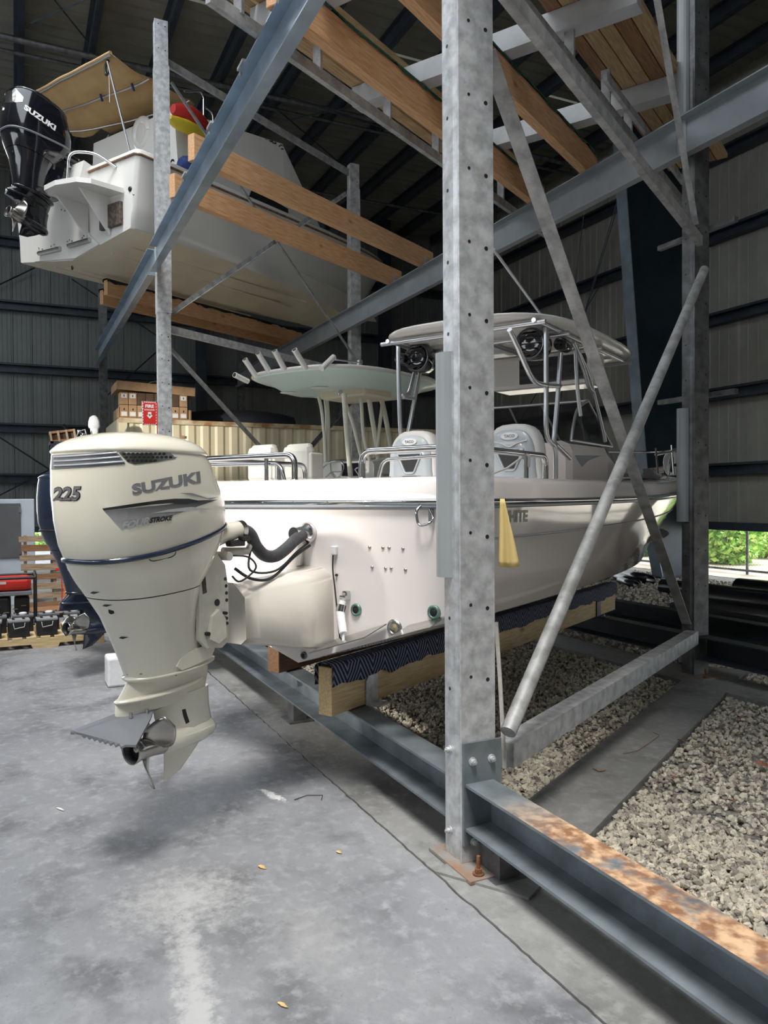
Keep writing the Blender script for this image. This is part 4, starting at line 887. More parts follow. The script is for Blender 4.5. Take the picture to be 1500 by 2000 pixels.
# ------------------------------------------------------------------ boats (local x = starboard, y = forward from the transom)
def hull(root, B, Bc, zs, zc, zk, stem, mt, mt_bottom=None, N=26, cockpit=(.05, .55), deck=True, sole=None, cap=.13, corner=.05, side_mt=None):
    """levels from keel to sheer; each runs from the transom to its own point on the stem"""
    # stem: list of (y,z) from forefoot up to bow tip
    L = 6; sides = 4
    S = [Vector((a, b)) for a, b in stem]; ln = [0]
    for a, b in zip(S, S[1:]): ln.append(ln[-1]+(b-a).length)
    def st(u):
        d = u*ln[-1]
        for i in range(len(S)-1):
            if d <= ln[i+1]+1e-9: t = (d-ln[i])/(ln[i+1]-ln[i]); return S[i]*(1-t)+S[i+1]*t
        return S[-1]
    zsb = S[-1].y
    levels = [  # (half breadth at stern, z stern, stem fraction, fullness p)
        (0, zk, 0, 2), (Bc*.5, zk+(zc-zk)*.48, .10, 2.2), (Bc, zc, .30, 2.4), (Bc+.03, zc+.012, .31, 2.4),
        (Bc+(B-Bc)*.35+.0, zc+(zs-zc)*.35, .52, 2.6), (Bc+(B-Bc)*.7, zc+(zs-zc)*.68, .76, 2.9), (B, zs, 1., 3.3)]
    G = []
    for (b, z, u, p) in levels:
        e = st(u); row = []
        for i in range(N+1):
            t = i/N; tt = t
            bb = b*(1-tt**p)**.92 if b else 0
            if u == 0: row.append((0, tt*e.x, z+(e.y-z)*tt**4))
            else: row.append((bb, tt*e.x, z+(e.y-z)*tt**2.6))
        G.append(row)
    for i in range(1, len(G)):   # rounded stern corner
        x, y, z = G[i][0]; G[i][0] = (x-corner, y, z)
        x2, y2, z2 = G[i][1]
        G[i].insert(1, (x, corner*1.4, z))
    G[0].insert(1, (0, corner*1.4, G[0][0][2]))
    n = len(G[0])
    for s in (1, -1):
        pass
    mb = MB(); mt_ = MB()
    for s in (1, -1):
        for m, lo, hi in ((mb, 0, 2), (mt_, 2, 6)):
            for k in range(lo, hi):
                v = [(s*x, y, z) for x, y, z in G[k]]+[(s*x, y, z) for x, y, z in G[k+1]]
                m.add(v, [(i, i+1, i+1+n, i+n) for i in range(n-1)], True)
    # transom face
    ring = [(x, 0, z) for x, y, z in [g[0] for g in G]]; ring2 = [(-x, 0, z) for x, _, z in ring[::-1][:-1]]
    mt_.add(ring+ring2, [tuple(range(len(ring)+len(ring2)))])
    h = mt_.build('hull_sides', mt, root); bmesh_merge(h); hb = mb.build('hull_bottom', mt_bottom or mt, root); bmesh_merge(hb)
    # gunwale cap
    m = MB(); sh = G[-1]
    def off(p, d, dz): x, y, z = p; q = max(0, x-d); return (q, max(y, .02)+(0 if y > .02 else d*0), z+dz)
    prof = ((0, 0), (.012, cap*.75), (.05, cap), (.22, cap+.015), (.25, cap-.02), (.25, -.30))
    for s in (1, -1):
        rows = []
        for (d, dz) in prof:
            row = []
            for (x, y, z) in sh:
                yy = y+(d if y < .2 else 0) if d else y
                if y > 0.6*sh[-1][1]: yy = y-d*1.4*((y/sh[-1][1]-.6)/.4)**2
                row.append((s*max(0, x-d), yy, z+dz))
            rows.append(row)
        m.loft(rows, False, False, True)
    # transom cap
    x0 = sh[0][0]; z0 = sh[0][2]; rows = []
    for (d, dz) in prof:
        rows.append([(x, d, z0+dz) for x in np.linspace(-(x0-d), x0-d, 9)])
    m.loft(rows, False, False, True)
    g = m.build('gunwale', mt, root, fix=False); bmesh_merge(g)
    if sole:
        rows = [[(s*max(0, x-.24), y+(.24 if y < .2 else 0), sole) for s in (-1, 1)] for (x, y, z) in sh[:int(n*.98)]]
        m = MB(); m.loft(rows, False, False, False); m.build('cockpit_sole', mt, root)
    if deck:
        rows = []; ys = sh[-1][1]
        for (x, y, z) in sh:
            if y > deck*ys:
                w = max(0, x-.24); rows.append([(w*q, y-(.0 if y < .6*ys else .34*((y/ys-.6)/.4)**2), z+cap+.02+.10*(1-q*q)) for q in (-1, -.6, 0, .6, 1)])
        m = MB(); m.loft(rows, False, False, True); m.build('foredeck', mt, root)
    return h, hb, g, G
def bmesh_merge(o):
    bm = bmesh.new(); bm.from_mesh(o.data); bmesh.ops.remove_doubles(bm, verts=bm.verts[:], dist=.0005); bmesh.ops.recalc_face_normals(bm, faces=bm.faces[:]); bm.to_mesh(o.data); bm.free()
def rail_path(G, d=-.012, dz=0., lvl=-1):
    sh = G[lvl]; R = [(x-d, y if y > .01 else -.012, z+dz) for x, y, z in sh]; 
    return [(-x, y, z) for x, y, z in R[::-1]]+[(x, y, z) for x, y, z in R]
# ---- the cream boat
BT, BS = -2.95, 3.40
boat = empty('walkaround_boat', tuple(ts(BT, BS)), SLOT)
stem = [(5.5, .70)]+[(att(x, y, T=BT)[1]-BS, att(x, y, T=BT)[2]) for x, y in ((1205, 1119), (1229, 1092), (1241, 1062), (1253, 1030), (1264, 1002), (1284, 972), (1309, 945))]
hl, hb_, gw, G = hull(boat, 1.17, 1.08, 1.63, 1.03, .70, stem, 'gelcoat', deck=.55, sole=1.20)
m = MB(); m.tube(rail_path(G), .017, 8); m.build('rub_rail', 'chrome', boat)
m = MB(); m.tube(rail_path(G, -.004, -.022), .012, 6); m.build('rub_rail_base', 'gelcoat_grey', boat)
for i in range(9):
    m = MB(); x = -1.0+i*.25; m.lathe([(.005, -.034), (.004, -.028)], (x, 0, 1.63), 'y', 8); m.build('rail_screw', 'steel_worn', boat)
# a moulded line along the side
p = [(x+.004, y, z) for x, y, z in G[5]]; m = MB(); m.tube(p, .006, 6); m.tube([(-a, b, c) for a, b, c in p], .006, 6); m.build('spray_line', 'gelcoat_grey', boat)
bvs = bvh_of([hl, gw])
text_px('lettering', 'WHITE', ((975, 1022), (1030, 1019), (1031, 996), (975, 997)), bvs, 'green_print', boat, .002, bold=.04)
text_px('lettering', 'GRADY', ((868, 1027), (960, 1022), (960, 996), (868, 999)), bvs, 'green_print', boat, .002, bold=.04)
# engine bracket
m = MB(); rr = lambda y, w, z0, z1, q=.06: [(-w, y, z0+q), (-w+q*.5, y, z0), (w-q*.5, y, z0), (w, y, z0+q*.4), (w-.01, y, z1-q), (w-.02-q, y, z1), (-w+.02+q, y, z1), (-w+.01, y, z1-q)]
m.loft([rr(.02, .27, .80, 1.27), rr(-.25, .235, .845, 1.245), rr(-.5, .19, .90, 1.225), rr(-.60, .165, .93, 1.21)], smooth=False); br = m.build('engine_bracket', 'bracket_gel', boat)
bm = bmesh.new(); bm.from_mesh(br.data); bmesh.ops.remove_doubles(bm, verts=bm.verts[:], dist=1e-4); bmesh.ops.bevel(bm, geom=bm.edges[:], offset=.014, segments=2, affect='EDGES'); bm.to_mesh(br.data); bm.free()
for pnt in br.data.polygons: pnt.use_smooth = True
# bow stem post of bracket on the transom: ladder strut
m = MB(); m.prism([(-.02, -.01, 1.42), (.055, -.01, 1.42), (.045, -.03, 1.27), (-.05, -.05, 1.25)], (0, .02, 0)); m.build('bracket_gusset', 'gelcoat', boat)
def xz(px, py): q = att(px, py, S=BS-.002); return (q[0]-BT, q[2])
def stud(px, py, r, mt='steel_worn', nm='screw', h=.006):
    x, z = xz(px, py); m = MB(); m.lathe([(r, .0), (r*.9, -h), (r*.3, -h*1.2)], (x, 0, z), 'y', 12); return m.build(nm, mt, boat)
for px, py in ((722, 1069), (748, 1070), (760, 1070), (787, 1072), (727, 1108), (753, 1110), (764, 1110), (792, 1113)): stud(px, py, .009)
def thruhull(px, py, r, mt, nm, core='plug_green'):
    x, z = xz(px, py); m = MB(); m.lathe([(r, 0), (r, -.008), (r*.72, -.016), (r*.6, -.010)], (x, 0, z), 'y', 24); o = m.build(nm, mt, boat)
    m = MB(); m.lathe([(r*.60, -.008), (r*.5, -.012), (.001, -.013)], (x, 0, z), 'y', 20); m.build('core', core, o); return o
thruhull(696, 1191, .035, 'plug_green', 'thru_hull', 'black_plastic'); thruhull(848, 1196, .038, 'plug_green', 'thru_hull', 'black_plastic'); thruhull(771, 1226, .046, 'steel_worn', 'underwater_light', 'bronze_core'); thruhull(594, 1280, .022, 'foil_grey', 'drain_plug', 'black_plastic')
# tow ring, cable clips
x, z = xz(833, 1005); m = MB(); m.tube(arc([(x-.02, -.01, z+.05), (x-.035, -.05, z+.02), (x-.02, -.05, z-.06), (x+.045, -.05, z-.045), (x+.05, -.01, z-.02), (x+.01, -.01, z+.05)], .03), .0075, 8); m.build('tow_ring', 'chrome', boat)
m = MB(); m.box((x+.03, -.006, z-.005), (.03, .012, .07), bev=.005); m.build('ring_plate', 'chrome', boat)
a, b_, c = xz(655, 1075), xz(655, 1150), xz(667, 1258); m = MB(); m.tube(smooth([Vector((a[0], -.02, a[1])), Vector((xz(652, 1110)[0], -.012, xz(652, 1110)[1])), Vector((b_[0]+.005, -.012, b_[1])), Vector((c[0], -.012, c[1]))]), .004, 6); m.build('tab_wire', 'black_plastic', boat)
m = MB(); m.box((a[0], -.012, a[1]), (.035, .025, .05), bev=.006); m.build('wire_cap', 'foam_white', boat)
for q in ((658, 1123), (665, 1223)): x, z = xz(*q); m = MB(); m.tube([(x, 0, z), (x, -.012, z)], .007, 8); m.build('wire_clip', 'black_plastic', boat)
# trim tab and actuator
x1, z1 = xz(680, 1162); x2, z2 = xz(680, 1246)
m = MB(); m.tube([(x1, -.05, z1-.03), (x1, -.075, z1-.09)], .019, 14); m.tube([(x1, -.075, z1-.085), (x1+.055, -.12, z2+.05)], [.024, .022], 16); m.tube([(x1+.055, -.12, z2+.05), (x1+.062, -.13, z2)], .008, 8); act = m.build('tab_actuator', 'foam_white', boat)
m = MB(); m.box((x1, -.02, z1), (.035, .04, .05), bev=.008); m.tube([(x1-.02, -.045, z1-.01), (x1+.02, -.045, z1-.01)], .012, 10); m.tube([(x1, -.06, z1-.05), (x1, -.075, z1-.085)], .026, 16); m.build('actuator_mount', 'chrome', boat)
def tab(pts, th=.006):
    P = [(xz(*q)[0], 0, xz(*q)[1]) for q in pts]; return P
A, B_, C_, D_ = xz(648, 1262), xz(700, 1243), xz(757, 1236), xz(752, 1212)
m = MB(); m.prism([(A[0], -.20, A[1]-.01), (A[0]+.04, -.02, A[1]+.04), (C_[0], -.01, C_[1]+.045), (C_[0]-.01, -.20, C_[1]+.0)], (0, 0, .006)); m.build('trim_tab', 'steel_worn', boat)
E1, E2 = xz(790, 1240), xz(872, 1226)
m = MB(); m.prism([(E1[0], -.16, E1[1]), (E1[0]+.03, -.0, E1[1]+.05), (E2[0]-.0, -.0, E2[1]+.055), (E2[0], -.16, E2[1]+.02)], (0, 0, .006)); m.build('trim_tab', 'steel_worn', boat)
# stainless rails round the stern corners
def pipe_part(root, name, pts, r, mt, n=10, rad=.07): m = MB(); m.tube(arc(pts, rad), r, n); return m.build(name, mt, root)
zc_ = 1.765
def lb(px, py, **k): q = att(px, py, **k); return (q[0]-BT, q[1]-BS, q[2])
q0 = lb(708, 938, Z=zc_); q1 = lb(1043, 944, Z=zc_)
for sg, xi in ((1, .38), (-1, -.12)):
    xo = 1.0 if sg > 0 else -1.0; zt = 1.915; ye = 1.25
    pts = [(xi, .12, zc_), (xi, .12, zt), (xo, .12, zt), (xo, .62, zt), (xo, ye, zt), (xo, ye, zc_)]
    pipe_part(boat, 'stern_rail', pts, .019, 'chrome', 12, .12)
    pipe_part(boat, 'rail_post', [(xo, .95, zc_), (xo, .95, zt)], .017, 'chrome', 12); pipe_part(boat, 'rail_post', [(xi+sg*.10, .14, zc_), (xi+sg*.13, .14, zt-.05), (xo*.9, .14, zt-.04)], .011, 'chrome', 10)
    if sg < 0: pipe_part(boat, 'rail_post', [(-.35, .12, zc_), (-.35, .12, zt)], .013, 'chrome', 10)
    for (x, y) in ((xi, .12), (xo, ye), (xo, .95)): m = MB(); m.lathe([(.034, zc_-.012), (.034, zc_-.004), (.02, zc_+.004)], (x, y, 0), 'z', 14); m.build('rail_foot', 'chrome', boat)
# hardtop
HZ = 2.955
def plate(root, name, x0, x1, y0, y1, z, th, mt, n=3.5, crown=.05, fn=0.):
    m = MB(); cx, cy, a, b = (x0+x1)/2, (y0+y1)/2, (x1-x0)/2, (y1-y0)/2
    def ring(k, dz): 
        o = []
        for i in range(40):
            t = 2*math.pi*i/40; c, s = math.cos(t), math.sin(t); o.append((cx+a*k*math.copysign(abs(c)**(2/n), c)*(1-fn*max(0, s)**2), cy+b*k*math.copysign(abs(s)**(2/n), s), z+dz))
        return o
    m.loft([ring(.86, -.0), ring(.955, 0), ring(.99, .01), ring(1, th*.5), ring(.985, th*.85), ring(.94, th), ring(.7, th+crown*.6), ring(.35, th+crown*.9), ring(.05, th+crown)]); return m.build(name, mt, root)
ht = empty('hardtop', tuple(ts(BT, BS)), SLOT)
plate(ht, 'roof_panel', -.80, .84, 1.68, 4.25, HZ, .045, 'gelcoat_white', crown=.03)
for x in (-.62, 0, .66): m = MB(); m.tube([(x, 1.85, HZ-.02), (x, 3.95, HZ-.02)], .018, 8); m.build('roof_bar', 'alloy_pipe', ht)
for y in (1.88, 2.35, 3.1, 3.95): m = MB(); m.tube([(-.7, y, HZ-.035), (.74, y, HZ-.035)], .018, 8); m.build('roof_bar', 'alloy_pipe', ht)
def hp_(px, py, T): q = att(px, py, T=T); return (q[0]-BT, q[1]-BS, q[2])
for T, paths in ((-2.27, ([(1066, 640), (1067, 760), (1068, 848), (1084, 872)], [(1095, 690), (1088, 790), (1082, 864), (1085, 885), (1085, 946)], [(995, 644), (1012, 680), (1040, 740), (1064, 752), (1094, 754)], [(1124, 676), (1128, 760), (1134, 812)], [(1126, 680), (1150, 735), (1170, 810), (1182, 862)], [(1120, 668), (1140, 720), (1150, 755), (1160, 766)])),
                 (-3.62, ([(778, 676), (779, 740), (783, 850), (792, 878)], [(821, 724), (806, 800), (792, 880), (789, 945)], [(833, 664), (812, 720), (798, 768), (785, 774), (811, 778)]))):
    for pth in paths: 
        m = MB(); m.tube(smooth([Vector(hp_(x, y, T)) for x, y in pth], 4), .0185 if len(pth) != 3 else .016, 10); m.build('support_leg', 'alloy_pipe', ht)
m = MB(); m.tube([hp_(1085, 868, -2.27), hp_(1112, 895, -2.27)], .02, 10); m.build('grab_rail', 'alloy_pipe', ht)
tag(ht, 'white hardtop on alloy tube legs above the helm seats of the cream boat', 'hardtop')
# round black floodlights and speakers hung under it
for T, px, py, r, lab in ((-2.42, 1040, 673, .125, 'large round black speaker under the hardtop, right side'), (-2.36, 1098, 673, .055, 'small round black lamp next to the right speaker'), (-3.50, 820, 700, .125, 'large round black speaker under the hardtop at its left side'), (-3.64, 787, 702, .05, 'small round black lamp next to the left speaker')):
    c = att(px, py, T=T); o = empty('hanging_speaker' if r > .1 else 'round_lamp', tuple(ts(*c)), SLOT)
    m = MB(); m.lathe([(r*.5, .16), (r*.95, .10), (r, -.04), (r*.96, -.055), (r*.85, -.06), (r*.8, -.045), (r*.3, -.05), (.002, -.055)], (0, 0, 0), 'y', 26); m.build('housing', 'black_gloss', o)
    for k in range(-2, 3): m = MB(); m.tube([(-r*.75*math.cos(k*.4), -.056, k*r*.3), (r*.75*math.cos(k*.4), -.056, k*r*.3)], r*.03, 5); m.build('grille_bar', 'black_plastic', o)
    tag(o, lab, 'speaker' if r > .1 else 'lamp')
c = att(1060, 712, T=-2.75); o = empty('electronics_box', tuple(ts(c[0], c[1]+.1, 2.70)), SLOT); m = MB(); m.box((0, 0, .07), (.95, .35, .30), bev=.04); m.build('housing', 'gelcoat_white', o); m = MB(); m.box((.12, -.177, .07), (.62, .012, .22), bev=.008); m.build('door', 'black_gloss', o); tag(o, 'white electronics box with dark door hanging under the hardtop', 'box')
# helm seats
def helm_seat(x, y, lab, logo):
    r = empty('helm_seat', tuple(ts(BT+x, BS+y, 1.2)), SLOT)
    def ring(s, y0, zc=.67, n=28, wx=.225, h=.33):
        o = []
        for i in range(n):
            t = 2*math.pi*i/n; c, q = math.cos(t), math.sin(t); w = wx*(1+.10*(q < 0)); o.append((s*w*math.copysign(abs(c)**.62, c), y0, zc+s*h*math.copysign(abs(q)**.7, q)))
        return o
    def ring_in(s): return ring(s, 0)
    m = MB(); m.loft([ring(.80, .0), ring(.93, -.012), ring(1.0, .03), ring(1.0, .12), ring(.9, .16), ring(.5, .17)]); m.build('backrest_trim', 'seat_trim', r)
    m = MB(); hole = [(-.10, -.028, .64), (.10, -.028, .64), (.035, -.028, .50), (-.035, -.028, .50)]
    m.loft([ring(.5, -.034), ring(.84, -.03), ring(.86, -.012)]); sh = m.build('backrest_shell', 'seat_shell', r)
    m = MB(); m.prism([(-.10, -.030, .80), (.10, -.030, .80), (.035, -.030, .665), (-.035, -.030, .665)], (0, -.008, 0)); m.build('back_opening', 'black_plastic', r)
    m = MB(); m.tube(arc([(-.115, -.04, .81), (.115, -.04, .81), (.04, -.04, .65), (-.04, -.04, .65), (-.115, -.04, .81)], .02), .008, 8); m.build('opening_rim', 'seat_shell', r)
    m = MB(); m.tube(smooth([Vector((-.14, -.036, .87)), Vector((-.06, -.04, .85)), Vector((0, -.04, .825)), Vector((.06, -.04, .85)), Vector((.14, -.036, .87))]), .006, 6); m.build('moulded_line', 'seat_trim', r)
    m = MB(); m.prism([(.07*math.cos(t*math.pi/8), -.036, .905+.028*math.sin(t*math.pi/8)) for t in range(16)], (0, -.004, 0)); m.build('badge', 'foam_white', r)
    text_flat('lettering', logo, .085, .022, Matrix.Translation((0, -.0425, .905)) @ Matrix.Rotation(math.pi/2, 4, 'X'), 'grey_print', r, .02)
    m = MB(); m.box((0, .25, .34), (.5, .5, .14), bev=.05); m.build('cushion', 'seat_trim', r)
    m = MB(); m.lathe([(.2, 0), (.2, .02), (.06, .03), (.05, .27)], (0, .25, 0), 'z', 16); m.build('pedestal', 'alloy_pipe', r)
    return tag(r, lab, 'seat')
helm_seat(.47, 1.88, 'grey-backed helm seat right of the near post, with oval badge', 'TACO')
helm_seat(-.42, 1.90, 'grey-backed helm seat left of the near post, with oval badge', 'TACO')
# cabin, console and windshield
def L3(px, py, **k): q = att(px, py, **k); return Vector((q[0]-BT, q[1]-BS, q[2]))
cab = empty('cabin', tuple(ts(BT, BS)), SLOT)
def cr_(y, w, z0, z1, q=.1): return [(-w, y, z0), (-w, y, z1-q), (-w+q*.3, y, z1-q*.3), (-w+q, y, z1), (w-q, y, z1), (w-q*.3, y, z1-q*.3), (w, y, z1-q), (w, y, z0)]
m = MB(); m.loft([cr_(2.62, .60, 1.25, 2.10), cr_(2.70, .63, 1.25, 2.12), cr_(3.6, .62, 1.4, 2.13), cr_(4.0, .58, 1.6, 2.08, .14), cr_(4.7, .42, 1.7, 1.98, .14)], smooth=False); o = m.build('cabin_shell', 'gelcoat', cab); bmesh_merge(o)
bvc = bvh_of([o])
decal('side_emblem', [(1122, 889), (1176, 890), (1150, 898), (1136, 912), (1132, 906)], bvc, 'gelcoat_grey', cab, .002)
m = MB(); m.box((.10, 2.66, 2.16), (.62, .12, .10), bev=.03); m.build('dash_brow', 'black_gloss', cab)
# windshield: front pane and two side panes in a grey frame
zt = 2.50; fr = [(-.60, 2.85, 2.12), (-.56, 3.12, zt-.02), (.56, 3.12, zt-.02), (.60, 3.75, 2.13)]
m = MB(); m.add([(-.60, 3.75, 2.12), (-.55, 3.25, zt), (.55, 3.25, zt), (.60, 3.75, 2.12)], [(0, 1, 2, 3)]); o = m.build('front_pane', 'dark_glass', cab); o.modifiers.new('s', 'SOLIDIFY').thickness = .005
for s in (1, -1):
    m = MB(); P_ = [(s*.61, 2.72, 2.12), (s*.60, 2.80, 2.26), (s*.58, 2.95, 2.40), (s*.56, 3.25, zt), (s*.61, 3.75, 2.12)]; m.add(P_, [(0, 1, 2, 3, 4)]); o = m.build('side_pane', 'dark_glass', cab); o.modifiers.new('s', 'SOLIDIFY').thickness = .005
    m = MB(); m.tube(smooth([Vector(p) for p in P_[:4]], 4), .013, 8); m.tube([P_[3], P_[4]], .012, 8); m.tube([P_[0], P_[4]], .012, 8); m.tube([(s*.59, 3.1, 2.13), (s*.575, 2.99, 2.42)], .009, 8); m.build('window_frame', 'alloy_pipe', cab)
m = MB(); m.tube([(-.56, 3.25, zt), (.56, 3.25, zt)], .013, 8); m.tube([(-.61, 3.75, 2.13), (.61, 3.75, 2.13)], .012, 8); m.tube([(.12, 3.25, zt), (.14, 3.75, 2.13)], .011, 8); m.tube([(-.2, 3.25, zt), (-.22, 3.75, 2.13)], .011, 8); m.build('window_frame', 'alloy_pipe', cab)
m = MB(); m.tube([(0, 2.60, 1.85), (0, 2.52, 1.9)], .02, 8); m.lathe([(.01, .0), (.03, -.01)], (0, 2.5, 1.9), 'y', 8); rr_ = [(.19*math.cos(a*math.pi/12), 2.50-.03*math.sin(a*math.pi/12), 1.9+.19*math.sin(a*math.pi/12)) for a in range(25)]; m.tube(rr_, .012, 8, caps=False); m.build('steering_wheel', 'chrome', cab)
tag(cab, 'cream cabin with framed windscreen between the braces, ahead of the helm seats', 'cabin')
# bow rail with a coil of rope
br_ = empty('bow_rail', tuple(ts(BT, BS)), SLOT); zr = 2.20
top = smooth([Vector((-.86, 4.3, 2.06)), Vector((-.80, 5.2, 2.14)), Vector((-.58, 6.4, zr+.04)), Vector((-.2, 7.25, zr+.06)), Vector((0, 7.4, zr+.06)), Vector((.2, 7.25, zr+.06)), Vector((.58, 6.4, zr+.04)), Vector((.80, 5.2, 2.14)), Vector((.86, 4.3, 2.06))], 5)
m = MB(); m.tube(top, .013, 8); m.build('rail', 'chrome', br_)
for x, y, x2 in ((.78, 5.2, .84), (.58, 6.4, .64), (.35, 6.95, .34), (.86, 4.3, .92)):
    for s in (1, -1): m = MB(); m.tube([(s*x, y, 2.12 if y < 5 else zr), (s*x2, y-.15, 1.78+.02*y)], .010, 8); m.build('stanchion', 'chrome', br_)
tag(br_, 'thin chrome bow rail around the foredeck beside the dark column', 'rail')
m = MB(); 
for k in range(5): m.tube([Vector((.30+.012*k, 7.0+.01*k, zr-.12))+Vector((.07*math.cos(a*.5), .02*math.sin(a*.9+k), .15*math.sin(a*.5))) for a in range(13)], .010, 6)
o = m.build('rope_coil', 'rope_white'); o.parent = None; o.matrix_world = Matrix.Translation(ts(BT, BS)) @ Matrix.Rotation(SLOT, 4, 'Z'); tag(o, 'white rope coil hanging on the tip of the bow rail', 'rope')
m = MB(); m.tube([(.98, .93, 1.93), (1.03, .93, 1.90), (1.02, .95, 1.84), (.97, .96, 1.90), (.98, .92, 1.94)], .010, 6); m.tube([(.99, .94, 1.9), (.9, .9, 1.83), (.78, .8, 1.77)], .007, 6); o = m.build('tied_line', 'rope_white'); o.matrix_world = Matrix.Translation(ts(BT, BS)) @ Matrix.Rotation(SLOT, 4, 'Z'); tag(o, 'white line knotted round the stern rail in front of a helm seat', 'rope')
tag(boat, 'big cream walkaround boat resting on the carpeted bunks in the middle', 'boat')

# ------------------------------------------------------------------ fishing boat with pale green hardtop, next slot
FT, FS = -6.35, 4.72
fb = empty('fishing_boat', tuple(ts(FT, FS)), SLOT)
hull(fb, 1.15, 1.02, 1.66, 1.05, .72, [(5.2, .72), (5.8, .95), (6.2, 1.25), (6.6, 1.6), (6.9, 1.85)], 'gelcoat_white', deck=.7, sole=1.15)
m = MB(); m.loft([[(x+.15, y, z) for x, y, z in q] for q in (cr_(3.41, .45, 1.15, 2.14, .06), cr_(3.7, .45, 1.15, 2.19, .06), cr_(4.1, .42, 1.15, 2.02, .08))], smooth=False); con = m.build('console', 'gelcoat_white', fb); bmesh_merge(con)
m = MB(); m.box((.27, 3.39, 2.03), (.34, .03, .17), bev=.006); m.build('chart_screen', 'screen_black', fb)
m = MB(); pass
text_flat('lettering', '2800', .16, .05, Matrix.Translation((.603, 3.68, 1.95)) @ Matrix.Rotation(math.pi/2, 4, 'Z') @ Matrix.Rotation(math.pi/2, 4, 'X'), 'grey_print', fb, .02)
sw_ = MB(); c0 = Vector((.02, 3.26, 2.0)); ax = Vector((0, -.8, .6)).normalized(); u1 = Vector((1, 0, 0)); u2 = ax.cross(u1)
sw_.tube([c0+u1*.19*math.cos(a*math.pi/12)+u2*.19*math.sin(a*math.pi/12) for a in range(25)], .011, 8, caps=False)
for a in (0, 2.1, 4.2): sw_.tube([c0, c0+u1*.19*math.cos(a)+u2*.19*math.sin(a)], .009, 6)
sw_.tube([c0, c0-ax*.12], .02, 8); sw_.build('steering_wheel', 'chrome', fb)
m = MB(); m.tube([(.40, 3.36, 1.95), (.38, 3.30, 2.03), (.44, 3.29, 2.05)], .012, 8); m.build('throttle', 'chrome', fb)
tag(fb, 'white centre console boat behind the cream boat, left of it', 'boat')
for x, y, lab in ((.0, 2.0, 'left cream seat back behind the stern rail of the cream boat'), (.43, 2.14, 'right cream seat back next to the wheel of the console boat')):
    r = empty('deck_seat', tuple(ts(FT+x, FS+y, 1.15)), SLOT)
    m = MB(); m.box((0, 0, .90), (.41, .18, .46), bev=.085); m.build('backrest', 'vinyl_white', r); m = MB(); m.box((0, .02, 1.10), (.34, .10, .08), bev=.03); m.build('headroll', 'vinyl_white', r)
    m = MB(); m.box((.225, .04, .88), (.045, .22, .30), bev=.02); m.build('armrest', 'vinyl_white', r); m = MB(); m.box((0, .22, .33), (.41, .46, .66), bev=.03); m.build('seat_box', 'vinyl_white', r)
    tag(r, lab, 'seat')
# its hardtop
tt = empty('fishing_hardtop', tuple(ts(FT, FS)), SLOT)
TZ = 3.17
def tring(k, dz, n=2.9): 
    o = []
    for i in range(44):
        t = 2*math.pi*i/44; c, s = math.cos(t), math.sin(t); w = 1.0*(1-.12*max(0, s)); o.append((w*k*math.copysign(abs(c)**(2/n), c)+.15, 3.55+1.35*k*math.copysign(abs(s)**(2/n), s), TZ+dz+.02*(s > 0)))
    return o
m = MB(); m.loft([tring(.55, -.14), tring(.70, -.14), tring(.84, -.04), tring(.95, -.02), tring(.985, -.005), tring(.985, .01)], caps=True); m.build('underside', 'aqua_gel', tt)
m = MB(); m.loft([tring(.97, -.01), tring(1, 0), tring(1.01, .02), tring(.99, .04), tring(.8, .075), tring(.4, .10), tring(.05, .105)]); m.build('top_skin', 'gelcoat_white', tt)
m = MB(); m.box((.30, 3.45, TZ-.16), (.72, .62, .14), bev=.03); m.build('electronics_box', 'gelcoat_cream', tt); m = MB(); m.lathe([(.035, 3.135), (.03, 3.125), (.01, 3.123)], (.28, 0, TZ-.17), 'y', 14); m.build('lock', 'chrome', tt)
for x, y in ((-.35, 2.85), (.25, 2.75)): m = MB(); m.lathe([(.11, TZ-.145), (.10, TZ-.152), (.02, TZ-.153)], (x, y, 0), 'z', 18); m.build('speaker_grille', 'paper_white', tt)
def F3(px, py, T): q = att(px, py, T=T); return Vector((q[0]-FT, q[1]-FS, q[2]))
for T, pth, r_ in ((-5.9, [(716, 738), (724, 800), (737, 880), (742, 945)], .033), (-5.9, [(740, 762), (752, 810), (766, 890), (772, 945)], .033), (-5.9, [(700, 735), (706, 790), (710, 850), (722, 900)], .024), (-5.9, [(672, 768), (676, 830), (682, 900), (686, 945)], .033), (-6.0, [(676, 790), (690, 830), (702, 880), (710, 905)], .022),
                   (-6.75, [(620, 768), (628, 800), (634, 860), (636, 920)], .024), (-6.75, [(636, 770), (640, 820), (640, 890), (638, 930)], .036), (-5.85, [(747, 785), (742, 830), (736, 890)], .024)):
    m = MB(); m.tube(smooth([F3(x, y, T) for x, y in pth], 4), r_, 10); m.build('support_leg', 'pipe_cream', tt)
for a, b_ in (((600, 757, -6.7), (632, 775, -6.6)), ((632, 775, -6.6), (748, 758, -5.9)), ((655, 732, -6.2), (708, 765, -5.95))):
    m = MB(); m.tube([F3(*a), F3(*b_)], .026, 8); m.build('cross_tube', 'pipe_cream', tt)
for i, (bx_, by_, tx, ty, T) in enumerate(((484, 745, 458, 732, -6.9), (500, 735, 478, 702, -6.7), (526, 726, 504, 690, -6.45), (556, 722, 536, 685, -6.1), (598, 720, 575, 683, -5.75), (628, 720, 652, 697, -5.55))):
    m = MB(); a, b_ = F3(bx_, by_, T), F3(tx, ty, T); m.tube([a, b_], .034, 12); o = m.build('rod_holder', 'gelcoat_white', tt)
    m = MB(); m.tube([b_-(b_-a).normalized()*.01, b_+(b_-a).normalized()*.002], .027, 12); m.build('bore', 'black_plastic', o)
tag(tt, 'pale green hardtop with six white rod holders, over the console boat', 'hardtop')
